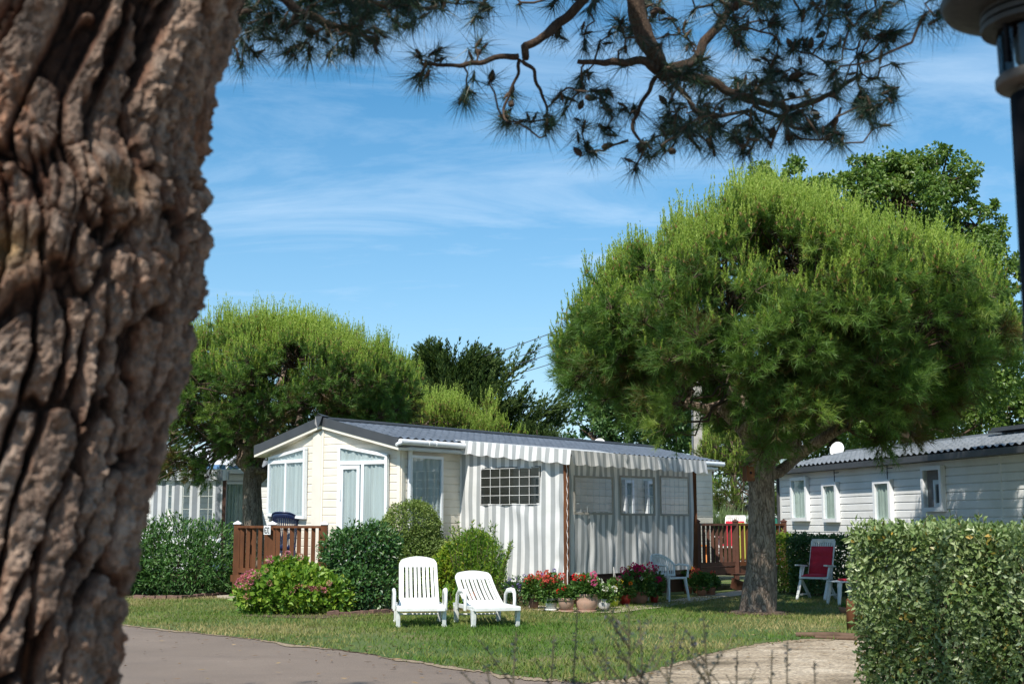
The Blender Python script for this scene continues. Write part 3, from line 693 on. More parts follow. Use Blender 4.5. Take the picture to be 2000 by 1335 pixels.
# ===== cream home
a0 = R(39); dA = np.array([math.sin(a0), math.cos(a0), 0]); wA = np.array([-math.cos(a0), math.sin(a0), 0])
CA = np.array([P(782, 1000, 24)[0], 24, 0.]); WA = 3.7; LA = 11.4; pA = .28; EZ = 2.90; RZ = 3.42; FZ = .55
pk = CA+wA*WA/2-dA*pA; LC = CA+wA*WA
home = empty('mobile_home', tuple(CA), 'cream clad holiday home with pointed front, dark tiled roof and white framed windows', 'mobile home', 'holiday homes')
FR = Frame(CA, dA); FL = Frame(LC, pk-LC); FP = Frame(pk, CA-pk)     # long side, left front facet, right front facet
FR.n = -FR.n if FR.n@np.array([0, -1, 0]) < 0 else FR.n
for f in (FL, FP):
    if f.n@np.array([0, -1, 0]) < 0: f.n = -f.n
body = MB()
far0 = CA+dA*LA; far1 = LC+dA*LA
ring = [CA, pk, LC, far1, far0]; zt = [EZ, RZ-.14, EZ, EZ, EZ]
mid_far = (far0+far1)/2
V = [np.array([q[0], q[1], .35]) for q in ring]+[np.array([q[0], q[1], z]) for q, z in zip(ring, zt)]+[np.array([mid_far[0], mid_far[1], RZ-.14])]
V = np.array(V); cen = np.array([*(CA+wA*WA/2+dA*LA/2)[:2], 0]); V2 = V.copy(); V2[:, :2] = cen[:2]+(V[:, :2]-cen[:2])*.996
body.add(V2, [(0, 1, 2, 3, 4), (0, 5, 6, 1), (1, 6, 7, 2), (2, 7, 8, 3), (3, 8, 10, 9, 4), (4, 9, 5, 0), (5, 9, 10, 6), (6, 10, 8, 7)])
wl = body.build('wall', M['cream'], home)
cl = MB()
fw = np.linalg.norm(pk-LC)
topL = lambda u: EZ-.02+(RZ-.14-EZ)*np.clip(u/fw, 0, 1); topP = lambda u: EZ-.02+(RZ-.14-EZ)*(1-np.clip(u/fw, 0, 1)); topR = lambda u: EZ
planks(cl, FR, .02, LA, .42, topR, .15); planks(cl, FL, .02, fw-.02, .42, topL, .15); planks(cl, FP, .02, fw-.02, .42, topP, .15)
cl.build('cladding', M['cream'], home)
def vtrim(F, u0, u1, zt_, o=.024): tr = MB(); wbox(tr, F, u0, u1, .40, zt_, -.0, o); tr.build('corner_trim', M['cream_trim'], home)
vtrim(FL, fw-.30, fw, topL(fw-.2)-.01, .026); vtrim(FL, 0, .08, EZ-.03, .028); vtrim(FP, 0, .05, RZ-.17, .029); vtrim(FP, fw-.07, fw+.0, EZ-.03, .025); vtrim(FR, 0, .07, EZ-.01, .027)
sk = MB()
for F, L_ in ((FR, LA), (FL, fw), (FP, fw)): wbox(sk, F, 0, L_, .02, .42, -.06, -.04)
sk.build('skirt', M['wood_dark'], home)
# roof
ovs = .20
nR = np.array([dA[1], -dA[0], 0]); nR = nR if nR[1] < 0 else -nR
e_r = CA+nR*ovs-dA*.28; e_l = LC-nR*ovs-dA*.28; e_p = pk-dA*.08; zr0 = EZ+.04-(RZ-EZ)/(WA/2)*ovs*.4
f_r = CA+nR*ovs+dA*(LA+.2); f_l = LC-nR*ovs+dA*(LA+.2); f_p = mid_far+dA*.2
up = lambda q, z: np.array([q[0], q[1], z])
rf = MB(); tiled_roof(rf, up(e_r, zr0+.09), up(f_r, zr0+.09), up(f_p, RZ+.02), up(e_p, RZ+.02), 58, 6)
tiled_roof(rf, up(e_l, zr0+.09), up(f_l, zr0+.09), up(f_p, RZ+.02), up(e_p, RZ+.02), 58, 6)
roof = rf.build('roof', M['roof_tile'], home, True)
rc = MB(); rc.tube([up(e_p, RZ+.045), up(f_p, RZ+.045)], .05, 8); rc.build('ridge_cap', M['charcoal'], roof, True)
bg_ = MB()
def board(p, q, zp, zq, h, th=.05, mb=bg_, off=.0):
    d = unit(q-p); n = np.array([d[1], -d[0], 0]); n = n if n[1] < 0 else -n
    V = [up(p+n*off, zp), up(q+n*off, zq), up(q+n*off, zq-h), up(p+n*off, zp-h)]; V = np.array(V+[v-n*th for v in V])
    mb.add(V, [(0, 1, 2, 3), (7, 6, 5, 4), (0, 4, 5, 1), (1, 5, 6, 2), (2, 6, 7, 3), (3, 7, 4, 0)])
board(e_l, e_p, zr0+.10, RZ+.09, .17); board(e_p, e_r, RZ+.09, zr0+.10, .17)
bg_.add(np.array([up(e_p-dA*.07, RZ+.16), up(e_p-dA*.03+wA*.10, RZ+.10), up(e_p-dA*.03-wA*.10, RZ+.10), up(e_p-dA*.07+wA*.07, RZ-.05), up(e_p-dA*.07-wA*.07, RZ-.05), up(e_p-dA*.06, RZ-.13), up(e_p+dA*.3, RZ+.10)]), [(0, 1, 3, 5, 4, 2), (0, 6, 1), (0, 2, 6)])
bg_.build('barge_board', M['charcoal'], home)
sf = MB(); board(e_l, e_p, zr0-.07, RZ-.08, .055, .30, sf, -.012); board(e_p, e_r, RZ-.08, zr0-.07, .055, .30, sf, -.012)
sf.build('soffit', M['cream_trim'], home)
gt = MB(); g0 = e_r+nR*.04; g1 = f_r+nR*.04
gt.tube([up(g0, zr0+.03), up(g1, zr0+.03)], .052, 10, flat=1.1); gt.tube([up(g0-dA*.1, zr0-.03), up(g0+dA*.05, zr0+.02), up(g0+dA*.2, zr0+.03)], [.03, .05, .056], 8)
for s_ in (.75, .95): gt.tube([up(g0+dA*s_, zr0+.03), up(g0+dA*(s_+.06), zr0+.03)], .064, 10)
wbox(gt, FR, .0, LA, zr0-.12, zr0-.05, .02, .19)
gt.build('gutter', M['white_upvc'], home, True)
dp = MB(); u_, _ = FR.hit(793, 950); dp.tube([FR.at(u_+.04, .45, .06), FR.at(u_+.04, EZ-.12, .06), FR.at(u_+.04, EZ-.02, .12)], .045, 8); dp.build('downpipe', M['white_upvc'], home, True)
# windows measured on their walls
def wp(F, *pts): return [F.hit(*p) for p in pts]
q = wp(FL, (526, 1007), (601, 1013), (603, 872), (526, 893)); q = [(max(.06, u), z) for u, z in q]
t_ = FL.hit(565, 901)[1]; window(home, FL, q, mull=(FL.hit(564, 950)[0],), trans=t_)
q = wp(FP, (663, 1060), (761, 1060), (762, 886), (666, 868)); q[0] = (q[0][0], .72); q[1] = (q[1][0], .72)
t_ = FP.hit(710, 903)[1]; dw = window(home, FP, q, mull=(FP.hit(713, 950)[0],), trans=t_, name='glazed_door', w_=.06)
dl = MB(); m0 = FP.hit(668, 950)[0]; m1 = FP.hit(709, 950)[0]; frame_bars(dl, FP, [(m0+.02, .8), (m1-.02, .8), (m1-.02, t_-.05), (m0+.02, t_-.05)], .07, .03, .09)
wbox(dl, FP, m0+.03, m0+.05, 1.9, 2.1, .09, .12); dl.build('door_leaf', M['white_upvc'], dw)
q = wp(FR, (793, 1046), (858, 1046), (862, 892), (795, 890)); zt_ = q[2][1]; q = [(q[0][0], q[0][1]), (q[1][0], q[0][1]), (q[1][0], zt_), (q[0][0], zt_)]
window(home, FR, q, trans=FR.hit(830, 1016)[1])
# home's openings seen through the clear vinyl of the awning
for (x0, x1) in ((1035, 1065), (1214, 1232), (1258, 1278)):
    u0 = FR.hit(x0, 960)[0]; u1 = FR.hit(x1, 960)[0]; wo = window(home, FR, [(u0, 1.35 if x0 > 1100 else .75), (u1, 1.35 if x0 > 1100 else .75), (u1, 2.45), (u0, 2.45)], w_=.07)
reroot(home)

# ===== striped awning on the long side
nA = nR
uW = FR.hit(897, 900)[0]; W0 = CA+dA*uW
FS = Frame(W0, nA); FS.n = -dA if (-dA)[1] < 0 else dA       # side panel runs out from the home
DPT = FS.hit(1106, 1000)[0]; K0 = W0+nA*DPT
FF = Frame(K0, dA); FF.n = nA
LEN = FF.hit(1356, 1000)[0]; K1 = K0+dA*LEN
print('awning depth', DPT, 'len', LEN, 'corner', K0, 'far', K1)
awn = empty('awning', tuple(K0), 'grey and white striped canvas awning room with gridded clear windows joined to the cream home', 'awning')
zW = 3.08; zC = 2.78; zb_s = FS.hit(1090, 1137)[1]; zb_f = FF.hit(1115, 1123)[1]
def panel(name, F, L_, ztop, zbot, wins, seed, sway=.02):
    def fn(a, b_):
        u = a*L_; z = zbot(a)+(ztop(a)-zbot(a))*b_
        o = .016*np.sin(u*9+2*fbm(u*2, z, 0*u+seed, 2)*6)+.03*(fbm(u*1.4, z*.7, 0*u+seed, 3)-.5)
        o = o+.012*np.sin((z*3+u*5))*(1-b_)+sway*(1-b_)*.3
        return F.at(u, z, o)
    nu, nv = int(L_*34), 60
    def keep(a, b_):
        k = np.ones(a.shape, bool)
        for (u0, u1, z0, z1) in wins:
            z = zbot(a)+(ztop(a)-zbot(a))*b_; k &= ~((a*L_ > u0) & (a*L_ < u1) & (z > z0) & (z < z1))
        return k
    mb = MB(); mb.grid(fn, nu, nv, keep); mb.A[0][:, 1] = np.repeat(np.linspace(0, L_, nu+1), nv+1)
    o = mb.build(name, M['stripe'], awn, True)
    for (u0, u1, z0, z1) in wins:
        wm = MB(); e_ = .03
        wm.add(F.at(np.array([u0-e_, u1+e_, u1+e_, u0-e_]), np.array([z0-e_, z0-e_, z1+e_, z1+e_]), -.005), [(0, 1, 2, 3)])
        w1 = wm.build('clear_window', M['vinyl_dark' if name == 'side_panel' else 'vinyl'], o)
        hm = MB(); frame_bars(hm, F, [(u0-.035, z0-.035), (u1+.035, z0-.035), (u1+.035, z1+.035), (u0-.035, z1+.035)], .04, .022, .030)
        if name != 'side_panel': hm.build('window_hem', M['concrete'], o)
        gb = MB(); n_u = 6 if name == 'side_panel' else max(3, round((u1-u0)/.19)); n_z = 4
        for k in range(n_u+1): u = u0+(u1-u0)*k/n_u; wbox(gb, F, u-.004, u+.004, z0, z1, .012, .016)
        for k in range(n_z+1): z = z0+(z1-z0)*k/n_z; wbox(gb, F, u0, u1, z-.004, z+.004, .017, .021)
        gb.build('window_grid', M['rope'] if name == 'side_panel' else M['curtain'], o)
    return o
w1 = FS.hit(940, 985); w2 = FS.hit(1054, 915)
panel('side_panel', FS, DPT-.04, lambda a: zW-.12-(zW-zC)*a, lambda a: .36+(zb_s-.36)*a, [(w1[0], w2[0], w1[1], FS.hit(997, 914)[1])], 3)
ws = []
for (x0, x1, yb) in ((1121, 1194, 1000), (1211, 1276, 1002), (1290, 1343, 1003)):
    u0, z0 = FF.hit(x0, yb); u1, _ = FF.hit(x1, yb); z1 = FF.hit((x0+x1)/2, 933)[1]; ws.append((u0, u1, z0, z1))
panel('front_panel', FF, LEN, lambda a: zC-.1+0*a, lambda a: zb_f+0*a, ws, 8)
FE = Frame(K1, -nA); FE.n = dA
OH = .22
rm = MB(); P0 = up(W0-dA*.12, zW); P1 = up(K0-dA*.14+nA*OH, zC); P2 = up(K1+dA*.15+nA*OH, zC-.02); P3 = up(K1+dA*.15-nA*DPT, zW)
def rfn(a, b_):
    q = (P0*(1-a[..., None])+P3*a[..., None])*(1-b_[..., None])+(P1*(1-a[..., None])+P2*a[..., None])*b_[..., None]
    q[..., 2] -= .05*np.sin(b_*math.pi)*(1+.3*np.sin(a*22)); return q
rm.grid(rfn, 60, 20); rm.A[0][:, 1] = np.repeat(np.linspace(0, LEN+.3, 61), 21); rm.build('canopy', M['stripe'], awn, True)
def valance(p, q, seed, h=.25, u0=0):
    L_ = np.linalg.norm(q[:2]-p[:2]); d = unit(q-p); n = np.array([d[1], -d[0], 0]); n = n if n[1] < 0 else -n
    mb = MB(); k = int(L_*40)
    def fn(a, b_):
        X = p+(q-p)*a[..., None]; sc = .035*np.abs(np.sin(a*L_/.42*math.pi))*(b_)
        o = .02*np.sin(a*L_*13+seed+2*np.sin(a*9))*b_+.03*b_
        X = X+n*o[..., None]; X[..., 2] -= (h-.03+sc)*b_; return X
    mb.grid(fn, k, 8); mb.A[0][:, 1] = np.repeat(np.linspace(u0, u0+L_, k+1), 9); mb.build('valance', M['stripe'], awn, True)
valance(P0, P1, 1, .27); valance(P1, P2, 2, .27, .05)
for K in (K0, K1):
    ps = MB(); ps.beam(up(K, 0.02), up(K, zC-.05), .10, .10); ps.build('post', M['wood'], awn)
rp = MB(); zz_ = np.linspace(.5, 2.6, 22)
for k in range(21):
    s1 = .06 if k % 2 else -.06
    rp.tube([up(K0+nA*.06-dA*(.05+s1*.2)+nA*s1*.3, zz_[k]), up(K0+nA*.06-dA*(.05-s1*.2)-nA*s1*.3, zz_[k+1])], .006, 4)
rp.tube([up(K0-dA*.07+nA*.07, .62), up(K0-dA*.1+nA*.09, .5), up(K0-dA*.11+nA*.1, .36), up(K0-dA*.08+nA*.08, .3), up(K0-dA*.06+nA*.07, .45)], .008, 5)
rp.build('lacing_rope', M['rope'], awn, True)
rl = MB(); u_ = FF.hit(1196, 1130)[0]; rl.tube([FF.at(u_, zb_f+.12, .03), FF.at(u_-.03, zb_f-.2, .05), FF.at(u_+.02, .25, .06), FF.at(u_+.05, zb_f-.2, .05), FF.at(u_+.01, zb_f+.12, .03)], .006, 4)
rl.build('tie_rope', M['rope'], awn, True)
# terrace floor under the awning
fl = MB(); 
for F, L_ in ((FF, LEN), (FS, DPT)): wbox(fl, F, 0, L_, .06, .42, -.20, -.16)
fl.build('base_board', M['wood_dark'], awn)
reroot(awn)

# ===== white home on the right
qf = P(1526, 1000, 32.7); qn = P(2010, 1000, 22.6); dB = unit(np.array([qn[0]-qf[0], qn[1]-qf[1], 0])); LB = 14
FB = Frame(qf, dB); FB.n = np.array([-abs(dB[1]), dB[0]*np.sign(dB[1])*0+ -abs(dB[0]), 0]); FB.n = unit(np.array([dB[1], -dB[0], 0])); FB.n = FB.n if FB.n[0] < 0 else -FB.n
homeB = empty('mobile_home', tuple(qf*[1, 1, 0]), 'white clad holiday home with grey tiled roof and tall narrow windows behind the hedges', 'mobile home', 'holiday homes')
WB = 4.0; nb_ = -FB.n; EB = FB.hit(1526, 920)[1]; RB = EB+.52
print('home B eave', EB)
q0, q1 = qf*[1, 1, 0], qf*[1, 1, 0]+dB*LB; r0, r1 = q0+nb_*WB, q1+nb_*WB; m0_, m1_ = (q0+r0)/2, (q1+r1)/2
mb = MB(); V = np.array([up(q, .3) for q in (q0, q1, r1, r0)]+[up(q, EB) for q in (q0, q1, r1, r0)]+[up(m0_, RB-.08), up(m1_, RB-.08)]); cen = V[:4].mean(0); V[:, :2] = cen[:2]+(V[:, :2]-cen[:2])*.997
mb.add(V, [(0, 1, 5, 4), (1, 2, 6, 9, 5), (2, 3, 7, 6), (3, 0, 4, 8, 7), (4, 5, 9, 8), (7, 8, 9, 6), (0, 3, 2, 1)]); mb.build('wall', M['greywhite'], homeB)
mb = MB(); planks(mb, FB, .1, LB, .3, lambda u: EB, .16, .03); mb.build('cladding', M['greywhite'], homeB)
u_ = FB.hit(1958, 960)[0]; mb = MB(); wbox(mb, FB, u_-.03, u_+.03, .3, EB, .0, .034); mb.build('joint_strip', M['greywhite'], homeB); mb = MB(); wbox(mb, FB, 0, .1, .3, EB, 0, .03); mb.build('joint_strip', M['greywhite'], homeB)
for px in (1632, 1736): mb = MB(); u_ = FB.hit(px, 930)[0]; wbox(mb, FB, u_-.01, u_+.01, EB-.55, EB-.05, .02, .04); wbox(mb, FB, u_+.01, u_+.22, EB-.16, EB-.14, .02, .04); mb.build('drain_pipe', M['cable'], homeB)
mb = MB(); mb.beam(up(q0-dB*.05+FB.n*.03, .2), up(q0-dB*.05+FB.n*.03, EB), .1, .1); mb.build('corner_post', M['charcoal'], homeB)
mb = MB(); ov = .22; eA, eB_ = q0+FB.n*ov-dB*.2, q1+FB.n*ov; rA, rB_ = m0_-dB*.2, m1_
tiled_roof(mb, up(eA, EB+.05), up(eB_, EB+.05), up(rB_, RB), up(rA, RB), 62, 6, .03)
tiled_roof(mb, up(r0-FB.n*ov-dB*.2, EB+.05), up(r1-FB.n*ov, EB+.05), up(rB_, RB), up(rA, RB), 62, 6, .03); rfB = mb.build('roof', M['roof_tile2'], homeB, True)
mb = MB(); mb.beam(up(rA, RB+.03), up(rB_, RB+.03), .16, .05); mb.build('ridge_cap', M['roof_tile2'], rfB)
mb = MB(); mb.beam(up(eA+FB.n*.03, EB-.03), up(eB_+FB.n*.03, EB-.03), .09, .12); wbox(mb, FB, 0, LB, EB-.09, EB-.03, .024, ov-.02); mb.beam(up(eA+FB.n*.02, EB+.02), up(rA, RB-.02), .04, .12); mb.build('gutter', M['charcoal'], homeB)
for (x0, x1, yt, yb) in ((1554, 1584, 931, 1017), (1616, 1643, 941, 1019), (1717, 1749, 936, 1021), (1812, 1850, 909, 999)):
    u0, zb1 = FB.hit(x0, yb); u1, zt1 = FB.hit(x1, (yt+yb)/2)[0], FB.hit((x0+x1)/2, yt)[1]; poly = [(u0, zb1), (u1, zb1), (u1, zt1), (u0, zt1)]
    wo = window(homeB, FB, poly, w_=.085, o=.03, proud=.10, blind='curtain2' if x0 < 1800 else None, waves=None)
    if x0 > 1800:
        iw = MB(); frame_bars(iw, FB, [(u0+.35, zb1+.09), (u1-.06, zb1+.09), (u1-.06, zb1+.62), (u0+.35, zb1+.62)], .08, .04, .06); iw.build('inner_frame', M['white_upvc'], wo)
reroot(homeB)
# roof vent panel
rv = empty('solar_panel', tuple(up(m1_, RB)), 'low dark slatted panel on the roof of the white home', 'solar panel')
mb = MB(); c0 = P(1972, 842, 25.3)
s0 = float((c0-q0)@dB); s1 = s0-1.0
for k in range(8): mb.beam(up(m0_+dB*(s1+.3*k)+FB.n*.15, RB+.09), up(m0_+dB*(s1+.3*k+.22)+FB.n*.15, RB+.09), .5, .05)
mb.beam(up(m0_+dB*(s1-.1)+FB.n*.15, RB+.05), up(m0_+dB*(s1+2.5)+FB.n*.15, RB+.05), .55, .04); mb.build('panel', M['charcoal'], rv); reroot(rv)

# ===== neighbour on the left, behind the shrubs
Yc = 37.5
homeC = empty('mobile_home', tuple(P(470, 1000, Yc)*[1, 1, 0]), 'distant grey roofed holiday home half hidden behind the pine trunk on the left', 'mobile home', 'holiday homes')
FC = Frame(P(200, 1000, Yc), (1, .06)); FC.n = FC.n if FC.n[1] < 0 else -FC.n
zE = FC.hit(480, 918)[1]; zRg = FC.hit(480, 888)[1]+.15
mb = MB(); wbox(mb, FC, 0, 7.5, .2, zE, -3.6, 0); mb.build('wall', M['white_upvc'], homeC)
mb = MB(); planks(mb, FC, 0, 7.5, .3, lambda u: zE-.3, .16, .02); mb.build('cladding', M['greywhite'], homeC)
mb = MB(); tiled_roof(mb, FC.at(-.2, zE+.02, .25), FC.at(7.7, zE+.02, .25), FC.at(7.7, zRg, -1.8), FC.at(-.2, zRg, -1.8), 40, 6, .03); mb.build('roof', M['roof_tile2'], homeC, True)
mb = MB(); wbox(mb, FC, -.2, 7.7, zE-.10, zE+.02, .2, .3); wbox(mb, FC, -.2, 7.7, zE-.3, zE-.12, .03, .05); mb.build('fascia', M['white_upvc'], homeC)
u0 = FC.hit(440, 960)[0]; u1 = FC.hit(486, 960)[0]; window(homeC, FC, [(u0, .6), (u1, .6), (u1, zE-.35), (u0, zE-.35)], blind='curtain2', waves=6)
reroot(homeC)
Ya = 34.5
awC = empty('awning', tuple(P(350, 1000, Ya)*[1, 1, 0]), 'distant blue and white awning with striped valance behind the left shrubs', 'awning')
F2 = Frame(P(240, 1000, Ya), (1, .06)); F2.n = F2.n if F2.n[1] < 0 else -F2.n
uE = F2.hit(441, 950)[0]; zV = F2.hit(400, 918)[1]; zVb = F2.hit(400, 936)[1]; zT = F2.hit(330, 880)[1]
mb = MB(); mb.grid(lambda a, b_: F2.at(a*uE, zV+(zT+.25-zV)*b_+.04*np.sin(a*9), .1-b_*2.9), 20, 8); mb.build('canopy', M['canvas_roof'], awC, True)
mb = MB(); mb.grid(lambda a, b_: F2.at(uE*.45+a*uE*.55, zV+.03+(.12)*b_, .115+.01*np.sin(a*30)), 20, 2); mb.build('canopy_trim', M['blue_canvas'], awC, True)
mb = MB(); mb.grid(lambda a, b_: F2.at(a*(uE+.1), zV-(zV-zVb)*b_-.03*np.abs(np.sin(a*uE/.3*math.pi))*b_, .12+.02*np.sin(a*60)), 120, 3); mb.A[0][:, 1] = np.repeat(np.linspace(0, uE+.1, 121), 4); mb.build('valance', M['stripe_far'], awC, True)
mb = MB(); mb.grid(lambda a, b_: F2.at(a*uE, .2+.95*b_, .0+.02*np.sin(a*40)), 60, 3); mb.A[0][:, 1] = np.repeat(np.linspace(0, uE, 61), 4); mb.build('lower_panel', M['white_upvc'], awC, True)
mb = MB()
for px in (305, 318, 345, 380, 425): u_ = F2.hit(px, 950)[0]; mb.grid(lambda a, b_: F2.at(u_-.12+a*.28, 1.1+(zV-1.1)*b_, .02+.01*np.sin(a*9)), 3, 3)
mb.A = [np.c_[m_[:, 0], np.tile(np.repeat([0, .1, .2, .3], 4), 1), m_[:, 2]] for m_ in mb.A]; mb.build('panel_strip', M['stripe_far'], awC, True)
mb = MB(); 
for k in range(12): u_ = uE*k/12; wbox(mb, F2, u_-.008, u_+.008, 1.15, zV, .0, .005)
for k in range(5): z = 1.15+(zV-1.15)*k/5; wbox(mb, F2, 0, uE, z-.008, z+.008, .006, .011)
mb.build('window_grid', M['curtain'], awC)
mb = MB(); mb.beam(F2.at(uE-.03, 0, 0), F2.at(uE-.03, zV, 0), .09, .09); mb.build('post', M['wood_dark'], awC)
reroot(awC)
# ------------------------------------------------------------------ decks
def xf(origin, rz):
    c, s = math.cos(rz), math.sin(rz); o = np.array(origin, float)
    return lambda V: np.stack([V[:, 0]*c-V[:, 1]*s, V[:, 0]*s+V[:, 1]*c, V[:, 2]], 1)+o
def balustrade(root, p, q, z0, z1, posts=(0, 1), step=.18, bw=.075, mat='wood', cap='white_upvc', inner=(), nm='rail'):
    p = np.array(p, float); q = np.array(q, float); L = np.linalg.norm(q-p); d = (q-p)/L
    mb = MB(); mb.beam(up(p, z1-.03), up(q, z1-.03), .11, .045); mb.build('top_rail', M[mat], root)
    mb = MB(); mb.beam(up(p, z0+.06), up(q, z0+.06), .05, .09); mb.build('bottom_rail', M[mat], root)
    n = int(L/step)
    for k in range(n):
        c = p+d*(k+.5)*L/n; mb = MB(); mb.beam(up(c, z0+.10), up(c, z1-.05), bw, .03, up=np.array([d[0], d[1], 0]) if False else (0, 0, 1))
        mb.build('baluster', M[mat], root)
def post(root, c, z0, z1, s=.12, mat='wood', cap='white_upvc'):
    mb = MB(); mb.beam(up(c, z0), up(c, z1), s, s, up=(0, 1, 0)); o = mb.build('post', M[mat], root)
    if cap:
        mb = MB(); x, y = c[0], c[1]; h = s*.62
        mb.add([[x-h, y-h, z1], [x+h, y-h, z1], [x+h, y+h, z1], [x-h, y+h, z1], [x-h, y-h, z1+.02], [x+h, y-h, z1+.02], [x+h, y+h, z1+.02], [x-h, y+h, z1+.02], [x, y, z1+.07]],
               [(3, 2, 1, 0), (0, 1, 5, 4), (1, 2, 6, 5), (2, 3, 7, 6), (3, 0, 4, 7), (4, 5, 8), (5, 6, 8), (6, 7, 8), (7, 4, 8)]); mb.build('post_cap', M[cap], o)
    return o
dk = G(460, 1168); eA_ = -wA
dkL = dk*[1, 1, 0]
deck = empty('deck', tuple(dkL), 'brown timber deck with white capped posts before the cream home', 'deck', 'timber decks')
zf = .49
d2 = dkL+eA_*4.2; back = LC-dA*.05
post(deck, dkL, .02, 1.44); 
s631 = None
for tt in np.linspace(.8, 1.8, 60):
    q = dkL+eA_*tt
    if abs(q[0]/q[1]*FPX*1.01+1000-535) < 3: s631 = q; break
if s631 is None: s631 = dkL+eA_*1.2
post(deck, s631, .02, 1.43, .15)
d_far = dkL+eA_*2.5; post(deck, d_far, .02, 1.43, .12)
balustrade(deck, dkL+eA_*.06, s631-eA_*.075, zf, 1.42); balustrade(deck, s631+eA_*.075, d_far, zf, 1.42)
bk_ = dkL+dA*1.55-eA_*.0; post(deck, bk_, .02, 1.42, .1); balustrade(deck, dkL+dA*.06, bk_-dA*.05, zf, 1.41)
mb = MB()
for k in range(11): a_ = dkL+dA*(.07+.14*k); mb.beam(up(a_-eA_*.05, zf-.02), up(a_+eA_*2.55, zf-.02), .13, .03)
mb.build('deck_boards', M['wood'], deck)
mb = MB(); mb.beam(up(dkL-eA_*.1-dA*.03, zf-.10), up(d_far-dA*.03, zf-.10), .07, .13); mb.beam(up(dkL-eA_*.06, zf-.10), up(bk_-eA_*.06, zf-.10), .06, .12); mb.build('deck_beam', M['wood'], deck)
reroot(deck)
mb = MB(); mb.beam(up(dkL-eA_*.35+[0, 0, 0], .03), up(dkL+eA_*.35, .03), .36, .05); slab = mb.build('paving_slab', M['stone']); tag(slab, 'small flat paving slab under the left post of the front deck', 'slab')
# house number plaque
FD = Frame(s631-dA*.118, eA_); FD.n = -dA
pq = empty('number_plaque', tuple(up(s631, 1.3)), 'white square plaque reading 631 on the deck post', 'sign')
mb = MB(); wbox(mb, FD, -.095, .095, 1.245, 1.415, .0, .012); mb.build('plate', M['white_upvc'], pq)
dg = MB()
def seg(pts, ox, s=.088, z=1.274, th=.0042):
    for a_, b_ in zip(pts[:-1], pts[1:]):
        dg.beam(FD.at(ox+a_[0]*s, z+a_[1]*s, .0145), FD.at(ox+b_[0]*s, z+b_[1]*s, .0145), .011, .011)
arc = lambda cx, cy, rx, ry, a0_, a1_, n=9: [(cx+rx*math.cos(R(a0_+(a1_-a0_)*i/n)), cy+ry*math.sin(R(a0_+(a1_-a0_)*i/n))) for i in range(n+1)]
seg(arc(.25, .32, .25, .32, 0, 360, 12), -.070); seg(arc(.42, .45, .42, .78, 90, 180), -.070, th=.006)
seg(arc(.2, .93, .24, .27, 160, -90), -.020); seg(arc(.18, .35, .28, .35, 90, -160), -.020)
seg([(.25, 0), (.25, 1.25), (.05, 1.05)], .035); seg([(.05, 0), (.45, 0)], .035)
dg.build('numerals', M['black_metal'], pq); reroot(pq)

# deck and steps on the right
z2 = .50
A2 = K1+nA*.05; Yd = 28.6
B2 = np.array([P(1437, 1060, 29.2)[0], 29.2, 0]); A2 = np.array([P(1362, 1060, 28.4)[0], 28.4, 0]); C2 = np.array([P(1462, 1060, 29.6)[0], 29.6, 0])
deck2 = empty('deck', tuple(B2), 'dark timber deck with balusters and two steps between the awning and the near pine', 'deck', 'timber decks')
ze = 1.46
for q in (A2, B2, C2+[.9, .4, 0]): post(deck2, q, .02, ze+.03, .11, 'wood_dark', 'wood_dark')
balustrade(deck2, A2, B2, z2, ze, step=.13, bw=.07, mat='wood_dark'); balustrade(deck2, B2, C2+[.9, .4, 0], z2, ze, step=.13, bw=.07, mat='wood')
dd_ = unit(B2-A2); pd = np.array([-dd_[1], dd_[0], 0])
mb = MB(); [mb.beam(up(A2-dd_*.4+pd*(.1+.15*k), z2-.02), up(C2+dd_*1.0+pd*(.1+.15*k), z2-.02), .14, .03) for k in range(14)]; mb.build('deck_boards', M['wood'], deck2)
mb = MB(); mb.beam(up(A2-dd_*.4-pd*.03, z2-.1), up(C2+dd_*1.0-pd*.03, z2-.1), .06, .16); mb.build('deck_beam', M['wood_dark'], deck2)
st = B2-pd*.15-dd_*.35
for k in range(2):
    zt2 = .34-.17*k; o_ = -.12-.30*k
    mb = MB(); mb.beam(up(st-dd_*.15+pd*o_, zt2), up(st+dd_*.85+pd*o_, zt2), .30, .04); mb.build('step', M['wood_dark'], deck2)
mb = MB(); mb.beam(up(st-dd_*.1-pd*.1, .16), up(st-dd_*.1-pd*.5, .06), .05, .22); mb.build('stringer', M['wood_dark'], deck2)
reroot(deck2)

